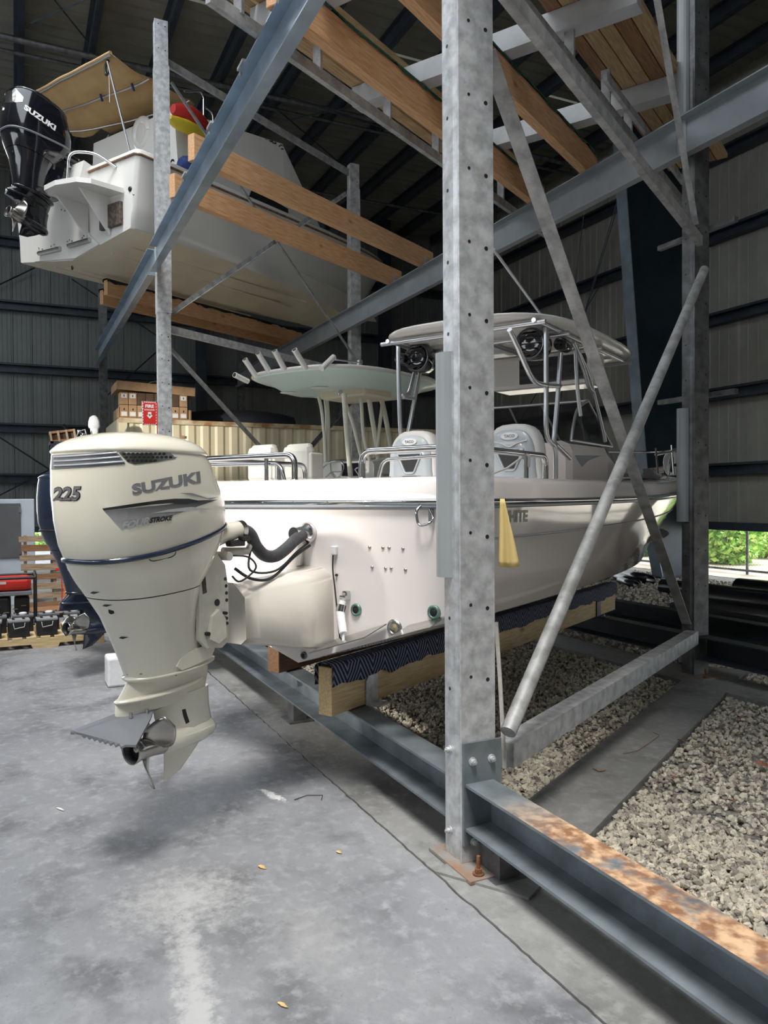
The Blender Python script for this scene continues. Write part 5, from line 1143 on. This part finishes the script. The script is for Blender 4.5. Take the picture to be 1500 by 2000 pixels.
m = MB(); a, b_ = at(640, 700, T=-5.7), at(702, 707, T=-5.6); m.tube([at(655, 702, T=-5.75), at(700, 708, T=-5.75)], .012, 6); m.box(tuple(at(703, 708, T=-5.75)), (.07, .05, .05)); o = m.build('light_bar', 'alloy_pipe'); o.parent = fb; o.matrix_local = (Matrix.Translation(fb.location) @ Matrix.Rotation(SLOT, 4, 'Z')).inverted()
outboard('outboard_motor', tuple(ts(FT-.02, FS-.56, -.03)), SLOT, ('navy_engine', 'navy_engine', 'foil_grey', 'black_plastic'), 'dark navy outboard motor just behind the cream one at the left', detail=False)[0].rotation_euler = (Matrix.Rotation(SLOT, 3, 'Z') @ Matrix.Rotation(-.09, 3, 'X')).to_euler()

# ------------------------------------------------------------------ boat on the upper rack
UT, US = -10.86, 7.25
ubt = empty('cabin_cruiser', tuple(ts(UT, US)), SLOT)
hls, hbt, g2, G2 = hull(ubt, 1.60, 1.45, 6.62, 5.60, 5.385, [(6.4, 5.385), (7.0, 5.55), (7.6, 6.1), (8.2, 6.9), (8.6, 7.3)], 'gelcoat_white', 'gelcoat_cream', deck=.45, sole=5.95)
for x in (.55, .9):     # running strakes along the bottom
    for s in (1, -1):
        zz0 = 5.385+(5.60-5.385)*x/1.45; m = MB(); m.prism([(s*x, .3, zz0-.012), (s*(x+.05), .3, zz0-.012), (s*(x+.05), .3, zz0+.01), (s*x, .3, zz0-.0)], (0, 4.2, 0)); m.build('strake', 'gelcoat_cream', ubt)
def U3(px, py, **k): q = att(px, py, **k); return Vector((q[0]-UT, q[1]-US, q[2]))
cbn = MB(); 
def cbr(y, w, z0, z1, w1): return [(-w, y, z0), (-w1, y, z1), (w1, y, z1), (w, y, z0)]
cbn.loft([cbr(1.15, 1.2, 6.2, 7.9, 1.05), cbr(3.6, 1.26, 6.5, 8.22, 1.16), cbr(4.2, 1.22, 6.6, 7.6, 1.14), cbr(5.2, 1.0, 6.7, 6.9, .9)], smooth=False); cb = cbn.build('deckhouse', 'gelcoat_white', ubt); bmesh_merge(cb)
bvu = bvh_of([cb, hls])
decal('side_window', [(490, 372), (500, 373), (562, 408), (564, 432), (555, 430), (500, 402), (484, 388)], bvu, 'black_plastic', ubt, .01)
text_px('lettering', '8565 PJ', ((507, 269), (553, 294), (558, 283), (512, 258)), bvu, 'black_print', ubt, .004, bold=.05)
text_px('lettering', 'C', ((333, 327), (341, 329), (341, 311), (333, 310)), bvu, 'black_print', ubt, .004, bold=.05)
rim = [(x-.0, y, z) for x, y, z in rail_path(G2, -.004, .02)]; m = MB(); m.tube(rim, .02, 6); m.build('rub_rail', 'teak', ubt)
for px, py, r_ in ((149, 522, .03), (436, 475, .03), (293, 379, .03), (287, 378, .02), (255, 371, .05)):
    pass
xz_ = lambda px, py: U3(px, py, S=US-.003)
for px, py, r_ in ((141, 523, .035), (254, 369, .04), (261, 380, .015)):
    p_ = xz_(px, py); m = MB(); m.lathe([(r_, 0), (r_*.8, -.015), (r_*.2, -.016)], (p_.x, 0, p_.z), 'y', 16); m.build('fitting', 'steel_worn' if r_ < .035 else 'black_plastic', ubt)
# mounting plate, hinges and bolts on the transom
m = MB(); P_ = [xz_(*q) for q in ((70, 512), (95, 430), (140, 400), (178, 460), (196, 478), (150, 505))]; m.prism([(p_.x, -.003, p_.z) for p_ in P_], (0, -.03, 0)); m.build('transom_plate', 'gelcoat_white', ubt)
for q0_, q1_ in (((82, 497), (124, 487)), ((140, 482), (182, 470))):
    a, b_ = xz_(*q0_), xz_(*q1_); m = MB(); m.tube([(a.x, -.06, a.z), (b_.x, -.06, b_.z)], .035, 10); m.build('hinge', 'steel_worn', ubt)
for q in ((80, 486), (87, 488), (104, 482), (110, 479), (113, 484), (136, 473), (140, 470), (145, 472), (165, 466), (168, 462), (174, 463), (124, 411), (131, 413), (133, 408)):
    a = xz_(*q); m = MB(); m.tube([(a.x, -.03, a.z), (a.x, -.045, a.z)], .013, 6); m.build('bolt', 'steel_worn', ubt)
# swim platform with its scarred underside and strut
sp_ = empty('swim_platform', tuple(ts(UT, US)), SLOT); Z0 = 6.13
P_ = [U3(x, y, Z=Z0) for x, y in ((114, 386), (185, 373), (203, 380), (222, 394), (262, 432), (256, 440))]
cx = sum((p_ for p_ in P_), Vector())/len(P_)
pts = [(.30, -.02, Z0), (.35, -.62, Z0), (.45, -.74, Z0), (.75, -.76, Z0), (1.10, -.66, Z0), (1.22, -.50, Z0), (1.30, -.02, Z0)]
m = MB(); m.prism(pts, (0, 0, .07)); m.build('platform', 'gelcoat_white', sp_)
m = MB(); m.prism([(.95, -.02, Z0-.55), (.95, -.02, Z0), (.95, -.52, Z0)], (.03, 0, 0)); m.prism([(.42, -.02, Z0-.5), (.42, -.02, Z0), (.42, -.55, Z0)], (.03, 0, 0)); m.build('strut', 'gelcoat_white', sp_)
m = MB(); m.box((1.02, -.035, Z0-.28), (.5, .05, .34), bev=.01); m.build('worn_pad', 'scar_brown', sp_)
m = MB(); m.tube(arc([(.62, -.50, Z0+.06), (.62, -.45, Z0+.62), (.90, -.2, Z0+.62), (1.12, .0, Z0+.42)], .15), .022, 10); m.build('boarding_rail', 'chrome', sp_)
tag(sp_, 'white swim platform with boarding rail on the stern of the upper boat', 'platform')
# torn canvas top
bi = empty('canvas_top', tuple(ts(UT, US)), SLOT); rows = []
for i in range(15):
    u = i/14; row = []
    for j in range(15):
        v = j/14; t_ = -1.33+2.09*v; y = .19+u*(.74+.92*v**.8); z = 8.42-.30*(1-v)**.6*u-.05*math.sin(math.pi*u*2)**2-.16*(u-.02)*(1-u)*.8
        if i == 14: z -= .10+.05*math.sin(v*23)+.03*math.sin(v*51)
        if i in (12, 13): z -= .03
        row.append((t_, y, z+.02*noise.noise(Vector((u*4, v*4, 0)))))
    rows.append(row)
m = MB(); m.loft(rows, False, False, True); o = m.build('canvas', 'canvas_tan', bi, fix=False); o.modifiers.new('s', 'SOLIDIFY').thickness = .008
for u in (0, .45, .95): i = int(u*14); m = MB(); m.tube([(x, y, z-.02) for x, y, z in rows[i]], .016, 6); m.build('bow_tube', 'alloy_pipe', bi)
m = MB(); m.tube([(x, y, z+.01) for x, y, z in rows[0]], .028, 8); m.build('rolled_hem', 'canvas_tan', bi)
for x in (-1.38, .66):
    for (y0, y1) in ((.2, .7), (1.7, .9)): m = MB(); m.tube([(x, y0, 8.34), (x*1.04, y1, 6.72)], .016, 8); m.build('frame_leg', 'alloy_pipe', bi)
m = MB(); m.tube(smooth([Vector(U3(212, 118, S=US+.25)), Vector(U3(206, 130, S=US+.25)), Vector(U3(207, 146, S=US+.25)), Vector(U3(214, 140, S=US+.25))]), .022, 8); m.build('strap_hook', 'black_plastic', bi)
m = MB(); m.tube([U3(213, 146, S=US+.25), U3(214, 200, S=US+.25)], .006, 5); m.build('pull_cord', 'rope_white', bi)
for a_, b_ in (((196, 184), (200, 198)), ((257, 163), (262, 178))): m = MB(); m.tube([U3(*a_, Z=8.3), U3(*b_, Z=8.2)], .02, 6); m.build('blue_tie', 'bag_blue', bi)
tag(bi, 'ragged tan canvas top over the stern of the upper boat', 'canopy')
# fender, bags and rails seen on the upper boat
c = U3(279, 262, S=US+1.2); o = empty('round_fender', tuple(ts(UT+c.x, US+c.y, c.z)), SLOT); m = MB(); m.tube([(.17*math.cos(a*math.pi/10), 0, .22*math.sin(a*math.pi/10)) for a in range(21)], .075, 12, caps=False); m.build('ring', 'gelcoat_white', o); tag(o, 'white ring fender hanging at the upper boat cabin, left of the fire sign post', 'fender')
for (x0, y0, x1, y1, mt, lab) in ((338, 208, 402, 250, 'bag_red', 'red folded sail bag on the cabin roof of the upper boat'), (330, 238, 400, 258, 'bag_yellow', 'yellow sail bag lying under the red one'), (352, 305, 375, 340, 'bag_blue', 'blue bag hanging behind the orange bunk end')):
    p0 = U3(x0, y1, T=UT+1.28); p1 = U3(x1, y0, T=UT+1.28); w = max(.12, p1.y-p0.y); hgt = abs(U3((x0+x1)/2, y0, T=UT+1.28).z-U3((x0+x1)/2, y1, T=UT+1.28).z); zc0 = (U3((x0+x1)/2, y0, T=UT+1.28).z+U3((x0+x1)/2, y1, T=UT+1.28).z)/2
    m = MB(); N_ = 12; rings = []
    for i in range(9):
        u = i/8; k = math.sin(math.pi*(.06+.88*u))**.5; rings.append([(.16*k*math.cos(q*2*math.pi/N_)+.02*noise.noise(Vector((u*5, q, 1))), (u-.5)*w, hgt*.5*k*math.sin(q*2*math.pi/N_)*(1+.15*noise.noise(Vector((u*6, q*2, 3))))) for q in range(N_)])
    m.loft(rings); o = m.build('sail_bag', mt); o.location = ts(UT+1.28, US+(p0.y+p1.y)/2, zc0); o.rotation_euler = (0, 0, SLOT); tag(o, lab, 'bag')
rl = empty('pulpit_rail', tuple(ts(UT, US)), SLOT)
for pth in (((398, 258), (398, 190), (392, 178), (360, 178)), ((402, 210), (415, 220), (417, 245), (410, 260)), ((424, 262), (422, 245), (418, 238))):
    m = MB(); m.tube(arc([U3(x, y, T=UT+1.1) for x, y in pth], .06), .02, 8); m.build('rail', 'chrome', rl)
tag(rl, 'thin chrome handrail on the upper boat beside the red bag', 'rail')
blk, B2_ = outboard('outboard_motor', tuple(ts(UT+.02, 6.12, 5.20)), SLOT, ('black_gloss', 'black_gloss', 'steel_worn', 'foil_grey'), 'glossy black outboard motor on the upper boat at the top left', detail=False, tilt=-.26)
blk.rotation_euler = (Matrix.Rotation(SLOT, 3, 'Z') @ Matrix.Rotation(-.26, 3, 'X')).to_euler(); blk.scale = (1.27, 1.27, 1.27)
bvk = bvh_of([B2_['cowl'], B2_['lower']] + [c_ for c_ in blk.children if c_.name.startswith('cowl_cap')])
text_px('lettering', 'SUZUKI', ((46, 213), (107, 256), (110, 246), (49, 203)), bvk, 'paper_white', blk, .004, bold=.05)
text_px('lettering', '300', ((-18, 216), (8, 218), (10, 208), (-16, 206)), bvk, 'paper_white', blk, .004, bold=.05)
decal('cowl_band', [(0, 202), (44, 199), (46, 190), (30, 172), (15, 166), (0, 168)], bvk, 'steel_worn', blk, .004)
m = MB(); m.prism([(-.35, .47, 1.18), (.35, .47, 1.18), (.35, .47, 1.42), (-.35, .47, 1.42)], (0, .12, 0)); m.build('jack_plate', 'gelcoat_white', blk)

# fixed assemblies become parts of their boats
tag(ubt, 'white cabin cruiser stored on the upper rack at the top left', 'boat')
for e in [o for o in list(COL.objects) if o.type == 'EMPTY' and o.parent is None]:
    n = e.name.split('.')[0]
    if n in ('hardtop', 'hanging_speaker', 'round_lamp', 'electronics_box', 'helm_seat', 'cabin', 'bow_rail'): adopt(e, boat)
    elif n in ('fishing_hardtop', 'deck_seat'): adopt(e, fb, {'fishing_hardtop': 'hardtop'}.get(n))
    elif n in ('swim_platform', 'canvas_top', 'pulpit_rail'): adopt(e, ubt)
# ------------------------------------------------------------------ container and things on it
CX = -16.0
co = empty('shipping_container', (CX, 1.86, 0)); CL, CZ0, CZ1 = 7.9, .40, 3.27
def corr(y0, y1):
    pr = []; y = y0
    while y < y1: pr += [(0, y), (0, y+.12), (-.028, y+.17), (-.028, y+.25)]; y += .30
    return pr+[(0, y)]
m = MB(); pr = [(a-.03, min(y, CL)) for a, y in corr(.15, CL-.15)]; n_ = len(pr)
m.add([(a, y, CZ0+.15) for a, y in pr]+[(a, y, CZ1-.09) for a, y in pr], [(i, i+1, i+1+n_, i+n_) for i in range(n_-1)]); m.build('corrugated_side', 'container_side' if mat('container_side', (.74, .66, .46), .5, 0, .10, 1.2) else '', co, fix=False)
m = MB(); m.box((-2.42, CL/2, (CZ0+CZ1)/2), (.04, CL, CZ1-CZ0)); m.build('far_side', 'container_paint', co)
for y in (.02, CL-.02): m = MB(); m.box((-1.22, y, (CZ0+CZ1)/2), (2.4, .04, CZ1-CZ0)); m.build('end_panel', 'container_paint', co)
m = MB(); m.box((-1.22, CL/2, CZ1-.03), (2.4, CL-.1, .04)); m.build('roof_panel', 'container_paint', co)
for z, hh in ((CZ1-.05, .09), (CZ0+.08, .16)):
    m = MB(); m.box((-.02, CL/2, z), (.08, CL, hh)); o = m.build('side_beam', 'container_rust' if z > 2 and mat('container_rust', (.74, .66, .46), .5, col2=(.36, .19, .08), scale=3.2) else 'container_paint', co)
    m = MB(); m.box((-2.42, CL/2, z), (.08, CL, hh)); m.build('side_beam', 'container_paint', co)
for y in (.08, CL-.08):
    for x in (-.06, -2.38): m = MB(); m.box((x, y, (CZ0+CZ1)/2), (.14, .15, CZ1-CZ0)); m.build('corner_post', 'container_paint', co)
m = MB(); m.box((-.005, 1.22, 2.93), (.01, .10, .05)); m.build('side_label', 'cardboard', co)
tag(co, 'cream corrugated shipping container with rusty top edge, behind the boats', 'container')
# cartons in cut-down trays
def C3(px, py): return at(px, py, X=CX-.06)
zt0 = CZ1+.0
by0 = 1.87; by1 = C3(372, 800).y
cb0 = empty('carton_tray', (CX-.5, (by0+by1)/2, zt0)); W0 = by1-by0
m = MB(); m.box((.45, 0, .11), (.02, W0, .20)); m.box((0, -W0/2, .11), (.92, .02, .2)); m.box((0, W0/2, .11), (.92, .02, .2)); m.box((-.45, 0, .11), (.02, W0, .2)); m.box((0, 0, .01), (.9, W0, .02)); m.build('tray_wall', 'cardboard', cb0); tag(cb0, 'low cardboard tray holding the small cartons on the container', 'tray')
cols_ = int(W0/.165)
for j in range(2):
    for i in range(cols_):
        r = empty('carton', (CX-.16, by0+.09+i*.165, zt0+.022+j*.245)); dark = (i in (2, 3, 4) and j == 1) or (i in (6,) and j == 1)
        m = MB(); m.box((0, 0, .118), (.30, .155, .236), bev=.004); m.build('box', 'cardboard_dark' if dark else 'cardboard', r)
        if not dark:
            m = MB(); m.box((.152, 0, .17 if j else .06), (.003, .11, .085)); m.build('paper_label', 'paper_white', r)
            m = MB(); m.box((.1545, .0, .17 if j else .15), (.002, .018, .04)); m.build('arrow_mark', 'black_print', r)
        pos = ['leftmost', 'second', 'third', 'fourth', 'fifth', 'sixth', 'seventh', 'eighth', 'ninth', 'tenth', 'eleventh', 'twelfth'][i]
        tag(r, '%s carton of the %s row in the tray on the container' % (pos, 'upper' if j else 'lower'), 'box', 'small cartons on the container')
ld = empty('tray_lid', (CX-.5, (by0+by1)/2+.02, zt0+.53)); m = MB(); th_ = -.02
for (c_, d_) in (((.50, 0, .08), (.015, W0+.12, .17)), ((-.5, 0, .08), (.015, W0+.12, .17)), ((0, -W0/2-.06, .08), (1.0, .015, .17)), ((0, W0/2+.06, .08), (1.0, .015, .17)), ((0, 0, .005), (1.0, W0+.1, .012))): m.box(c_, d_)
m.build('tray', 'cardboard', ld); ld.rotation_euler = (-.045, 0, 0); tag(ld, 'upper cardboard tray lying slightly tilted on the cartons', 'tray')
m = MB(); m.box((0, 0, .02), (.7, .5, .012)); o = m.build('grey_sheet', 'gelcoat_grey'); o.location = (CX-.45, by0+.75, zt0+.74); o.rotation_euler = (.25, -.12, .3); tag(o, 'grey folded sheet lying on top of the cardboard trays', 'sheet')
m = MB(); rr_ = [];
for i in range(9):
    u = i/8; k = math.sin(math.pi*(.1+.8*u))**.4; rr_.append([(.5*k*math.cos(q*math.pi/8), 1.2*(u-.5)*2, .30*k*max(-.2, math.sin(q*math.pi/8))+.05) for q in range(16)])
m.loft(rr_); o = m.build('tarp_bundle', 'canvas_navy'); o.location = (CX-1.2, by1+1.35, CZ1+.05); tag(o, 'dark tarpaulin bundle on the container beside the cartons', 'bundle')
# shelf end with a white hooded engine and crates left of the container
sh = empty('steel_shelf', (-15.3, 1.02, 0))
for x in (-.35, .35):
    for y in (-.42, .42): m = MB(); m.box((x, y, 1.35), (.05, .05, 2.7)); m.build('upright', 'dark_steel', sh)
for z in (.3, 1.5, 2.68): m = MB(); m.box((0, 0, z), (.75, .9, .04)); m.build('shelf', 'dark_steel', sh)
tag(sh, 'dark steel shelf standing behind the cream outboard', 'shelf')
o = empty('small_outboard', (-15.25, 1.34, 2.70)); m = MB()
m.loft([rg(-.16, .14, .10, .45, 2.6), rg(-.18, .16, .125, .52, 2.8), rg(-.17, .15, .13, .66, 2.8), rg(-.13, .10, .10, .78, 2.6), rg(-.05, .03, .04, .83, 2.4)]); m.build('cowl', 'foam_white', o); m = MB(); m.loft([rg(-.12, .12, .09, .0, 2.6), rg(-.10, .10, .07, .2, 2.6), rg(-.13, .12, .09, .45, 2.6)]); m.build('leg', 'paper_white', o); o.scale = (.62, .62, .62); tag(o, 'small white wrapped outboard standing in front of the container', 'outboard motor')
for (y, z, sx, lab) in ((.80, 2.70, .30, 'slatted wooden crate on the shelf above the cream outboard'),):
    r = empty('wooden_crate', (-15.2, y, z)); 
    for k in range(2): m = MB(); m.box((0, 0, .03+.16*k), (.36, .42, .04)); m.build('slat', 'wood_brown', r)
    for yy in (-.2, -.07, .07, .2): m = MB(); m.box((.18, yy, .11), (.02, .035, .2)); m.build('slat', 'pallet_wood', r)
    m = MB(); m.box((-.02, 0, .1), (.3, .38, .1)); m.build('inner_box', 'cardboard_dark', r); r.rotation_euler = (.15, 0, 0); tag(r, lab, 'crate')
o = empty('engine_parts', (-15.1, 1.10, 2.70)); m = MB()
for k in range(7): m.box((.03*math.sin(k*2.1), .05*math.cos(k*1.7), .03+.03*k), (.09, .07, .035), bev=.008)
m.build('block', 'steel_worn', o); m = MB(); m.tube([(0, -.1, .05), (.05, -.05, .2), (0, .06, .24), (-.02, .1, .1)], .012, 6); m.build('hose', 'foam_white', o); tag(o, 'pile of bright metal engine parts left of the white wrapped outboard', 'parts')
# ------------------------------------------------------------------ fire sign: two plates in a V and a red band on the post
fs = empty('fire_sign', (XM-BAY-.15, YF, 0)); zz1, zz0 = 3.0, 2.675
m = MB(); m.box((-.004, -.10, (zz0+zz1)/2), (.004, .205, zz1-zz0)); m.build('plate', 'sign_white', fs)
m = MB(); m.box((.000, -.10, (zz0+zz1)/2), (.002, .165, zz1-zz0-.04)); m.build('red_field', 'red_paint', fs)
for k in range(9):
    for side in (0, 1):
        z = zz0+.012+k*(zz1-zz0-.024)/8; m = MB(); yb = -.195 if side == 0 else -.005-.012
        m.prism([(.0005, yb, z-.010), (.0005, yb+.014, z+.002), (.0005, yb+.014, z+.016), (.0005, yb, z+.004)], (.001, 0, 0)); m.build('hazard_stripe', 'red_paint', fs)
for k in range(7):
    for z in (zz0+.002, zz1-.018): y = -.185+k*.027; m = MB(); m.prism([(.0005, y, z), (.0005, y+.011, z), (.0005, y+.019, z+.016), (.0005, y+.008, z+.016)], (.001, 0, 0)); m.build('hazard_stripe', 'red_paint', fs)
RX = Matrix.Rotation(math.pi/2, 4, 'Z') @ Matrix.Rotation(math.pi/2, 4, 'X')
text_flat('lettering', 'FIRE', .115, .045, Matrix.Translation((.003, -.10, zz1-.065)) @ RX, 'sign_white', fs, .04)
text_flat('lettering', 'EXTINGUISHER', .135, .020, Matrix.Translation((.003, -.10, zz1-.115)) @ RX, 'sign_white', fs, .02)
m = MB(); m.prism([(.002, -.10+a, zz1-.165-.0+b) for a, b in ((-.022, .02), (.022, .02), (.022, -.025), (.042, -.025), (0, -.07), (-.042, -.025), (-.022, -.025))], (.002, 0, 0)); m.build('arrow', 'sign_white', fs)
m = MB(); m.tube([(.004, -.10, zz1-.185), (.0055, -.10, zz1-.185)], .014, 14); m.build('extinguisher_mark', 'grey_print', fs)
m = MB(); m.box((.01, -.004, 2.62), (.035, .006, .75)); m.build('red_band', 'red_paint', fs)
tag(fs, 'red FIRE extinguisher arrow sign fixed to the left post', 'sign')
# ------------------------------------------------------------------ things on the floor at the left
m_ = empty('battery_pallet', (-9.98, .27, 0)); m_.rotation_euler = (0, 0, .03)
W1, D1 = 1.25, 1.05
def notched(x):
    pts = [(-W1/2, .0), (-.50, 0), (-.48, .045), (-.15, .045), (-.13, 0), (.13, 0), (.15, .045), (.48, .045), (.50, 0), (W1/2, 0), (W1/2, .105), (-W1/2, .105)]
    b = MB(); b.prism([(x-.02, y, z) for y, z in pts], (.04, 0, 0)); return b.build('stringer', 'wood_pale', m_)
for x in (-D1/2+.02, 0, D1/2-.02): notched(x)
for y in np.linspace(-W1/2+.05, W1/2-.05, 9): b = MB(); b.box((0, y, .115), (D1, .10, .018)); b.build('deck_board', 'wood_pale', m_)
tag(m_, 'pale wooden pallet on the floor at far left carrying the car batteries', 'pallet')
def battery(x, y, lab, z=.126):
    r = empty('car_battery', (x, y, z)); r.rotation_euler = (0, 0, .03+rng.uniform(-.05, .05))
    b = MB(); b.box((0, 0, .085), (.17, .215, .17), bev=.008); b.build('case', 'black_plastic', r)
    b = MB(); b.box((0, 0, .182), (.175, .225, .028), bev=.006); b.build('lid', 'pvc_grey' if x > -9.75 else 'foil_grey', r)
    for yy in (-.055, .05):
        for xx in (-.05, 0, .05): b = MB(); b.box((xx, yy, .197), (.03, .028, .008)); b.build('vent_cap', 'black_plastic', r)
    for yy in (-.085, .085): b = MB(); b.tube([(-.06, yy, .195), (-.06, yy, .215)], .009, 10); b.build('terminal', 'steel_worn', r)
    b = MB(); b.tube([(.088, -.06, .16), (.10, -.05, .10), (.10, .05, .115), (.088, .06, .16)], .005, 6); b.build('strap', 'rope_white', r)
    tag(r, lab, 'battery', 'car batteries on the pallet'); return r
for k, (y, lab) in enumerate(((-.26, 'car battery at the left picture edge, front row'), (.02, 'front row car battery, second from the left edge'), (.31, 'front row car battery in the middle of the pallet'), (.60, 'front row car battery hidden behind the navy propeller'))): battery(-9.60, y-.005, lab)
for k, (y, lab) in enumerate(((-.22, 'second row battery at the left edge'), (.06, 'second row battery, first white cap from the left'), (.34, 'second row battery below the generator corner'), (.62, 'second row battery nearest the navy outboard'))):
    r = battery(-9.98, y, lab)
    b = MB(); b.lathe([(.04, .198), (.045, .215), (.03, .222), (.002, .223)], (.03, .0, 0), 'z', 14); b.build('white_cap', 'foam_white', r)
# generator
g_ = empty('generator', (-11.2, -.20, 0)); 
for yy in (-.42, .42):
    b = MB(); b.tube(arc([(-.28, yy, .05), (.28, yy, .05), (.28, yy, .70), (-.28, yy, .70), (-.28, yy, .05)], .09), .018, 10); b.build('frame_hoop', 'black_plastic', g_)
for xx, z in ((.28, .06), (-.28, .06), (.28, .66), (-.28, .66)): b = MB(); b.tube([(xx, -.42, z), (xx, .42, z)], .018, 10); b.build('frame_bar', 'black_plastic', g_)
b = MB(); b.box((0, 0, .575), (.46, .74, .17), bev=.05); b.build('fuel_tank', 'red_paint', g_); b = MB(); b.box((0, 0, .46), (.5, .76, .055), bev=.01); b.build('trim_band', 'foil_grey', g_)
b = MB(); b.box((.232, -.05, .60), (.004, .26, .03)); b.build('tank_print', 'gelcoat_white', g_)
b = MB(); b.box((0, -.1, .26), (.40, .46, .32), bev=.04); b.box((.02, .26, .30), (.3, .18, .22), bev=.03); b.build('engine_block', 'black_plastic', g_)
for q in range(6): b = MB(); b.box((.21, -.22+.10*q, .22+.04*(q % 3)), (.03, .06, .012)); b.build('fin', 'steel_worn', g_)
g_.location.z = .0; tag(g_, 'red and black portable generator standing behind the batteries', 'generator')
# white cabinet with a grey door
p0 = at(0, 975, X=-13.5); p1 = at(67, 975, X=-13.5); cabt = empty('storage_cabinet', (-13.8, (p1.y-1.1+p1.y)/2, 0)); Wc = 1.1; zc1 = p0.z
b = MB(); b.box((0, 0, zc1/2), (.6, Wc, zc1), bev=.012); b.build('body', 'cabinet_white', cabt)
pd0 = at(40, 983, X=-13.2); pd1 = at(40, 1092, X=-13.2); yy1 = pd0.y-cabt.location.y
b = MB(); b.box((.308, yy1-.40, (pd0.z+pd1.z)/2), (.02, .80, pd0.z-pd1.z), bev=.004); d_ = b.build('door', 'cabinet_grey', cabt)
for z in (pd0.z-.1, pd1.z+.1): b = MB(); b.box((.322, yy1-.01, z), (.012, .03, .09)); b.build('hinge', 'steel_worn', d_)
tag(cabt, 'white cabinet with dark grey door at the left picture edge', 'cabinet')
# pallet stood on edge
py0 = at(44, 1100, X=-12.9).y; py1 = at(135, 1100, X=-12.9).y; pz1 = at(80, 1045, X=-12.9).z
vp = empty('standing_pallet', (-12.9, (py0+py1)/2, 0)); WW = py1-py0+.3
for k, z in enumerate(np.linspace(.06, pz1-.05, 8)): 
    b = MB(); b.box((.06, .12, z), (.02, WW, .085 if k % 2 else .10)); o = b.build('board', 'pallet_wood' if k % 3 else 'wood_brown', vp); o.rotation_euler = (.02*math.sin(k*3), 0, 0)
for y in (py0-(py0+py1)/2+.04, .12, WW/2+.05): b = MB(); b.box((0, y, pz1/2), (.10, .045, pz1)); b.build('stringer', 'pallet_wood', vp)
tag(vp, 'weathered wooden pallet stood upright right of the white cabinet', 'pallet')
b = MB(); b.box((0, 0, .10), (.5, .9, .02)); b.box((0, -.4, .05), (.5, .05, .1)); b.box((0, .4, .05), (.5, .05, .1)); o = b.build('low_bench', 'wood_brown'); o.location = (-12.0, .45, 0); tag(o, 'low wooden bench board between the batteries and the upright pallet', 'bench')
for yy, lab in ((at(128, 1150, X=-12.3).y, 'orange post stub left of the cream outboard leg'), (at(136, 1150, X=-12.3).y+.03, 'second orange post stub, nearer the cream outboard')):
    b = MB(); b.box((0, 0, .27), (.05, .045, .54)); b.box((0, 0, .005), (.09, .09, .01)); o = b.build('orange_stub', 'orange_paint'); o.location = (-12.3, yy, 0); tag(o, lab, 'post')
b = MB(); b.tube([(0, .06, .0), (-.05, .06, .60)], .008, 8); b.box((-.05, .06, .62), (.05, .16, .05), bev=.01); o = b.build('trimmer', 'red_paint'); o.location = (-12.5, at(112, 1112, X=-12.5).y, 0); tag(o, 'red handled garden trimmer leaning in front of the upright pallet', 'tool')
# white foam block behind the outboard leg
p = at(207, 1333, Z=0); b = MB(); b.box((0, 0, .13), (.26, .62, .26), bev=.02); o = b.build('foam_block', 'foam_white'); o.location = (-7.28, 1.02, 0); tag(o, 'white block on the floor half hidden by the outboard leg', 'block')
# things stored above the right rear, half hidden by the frame
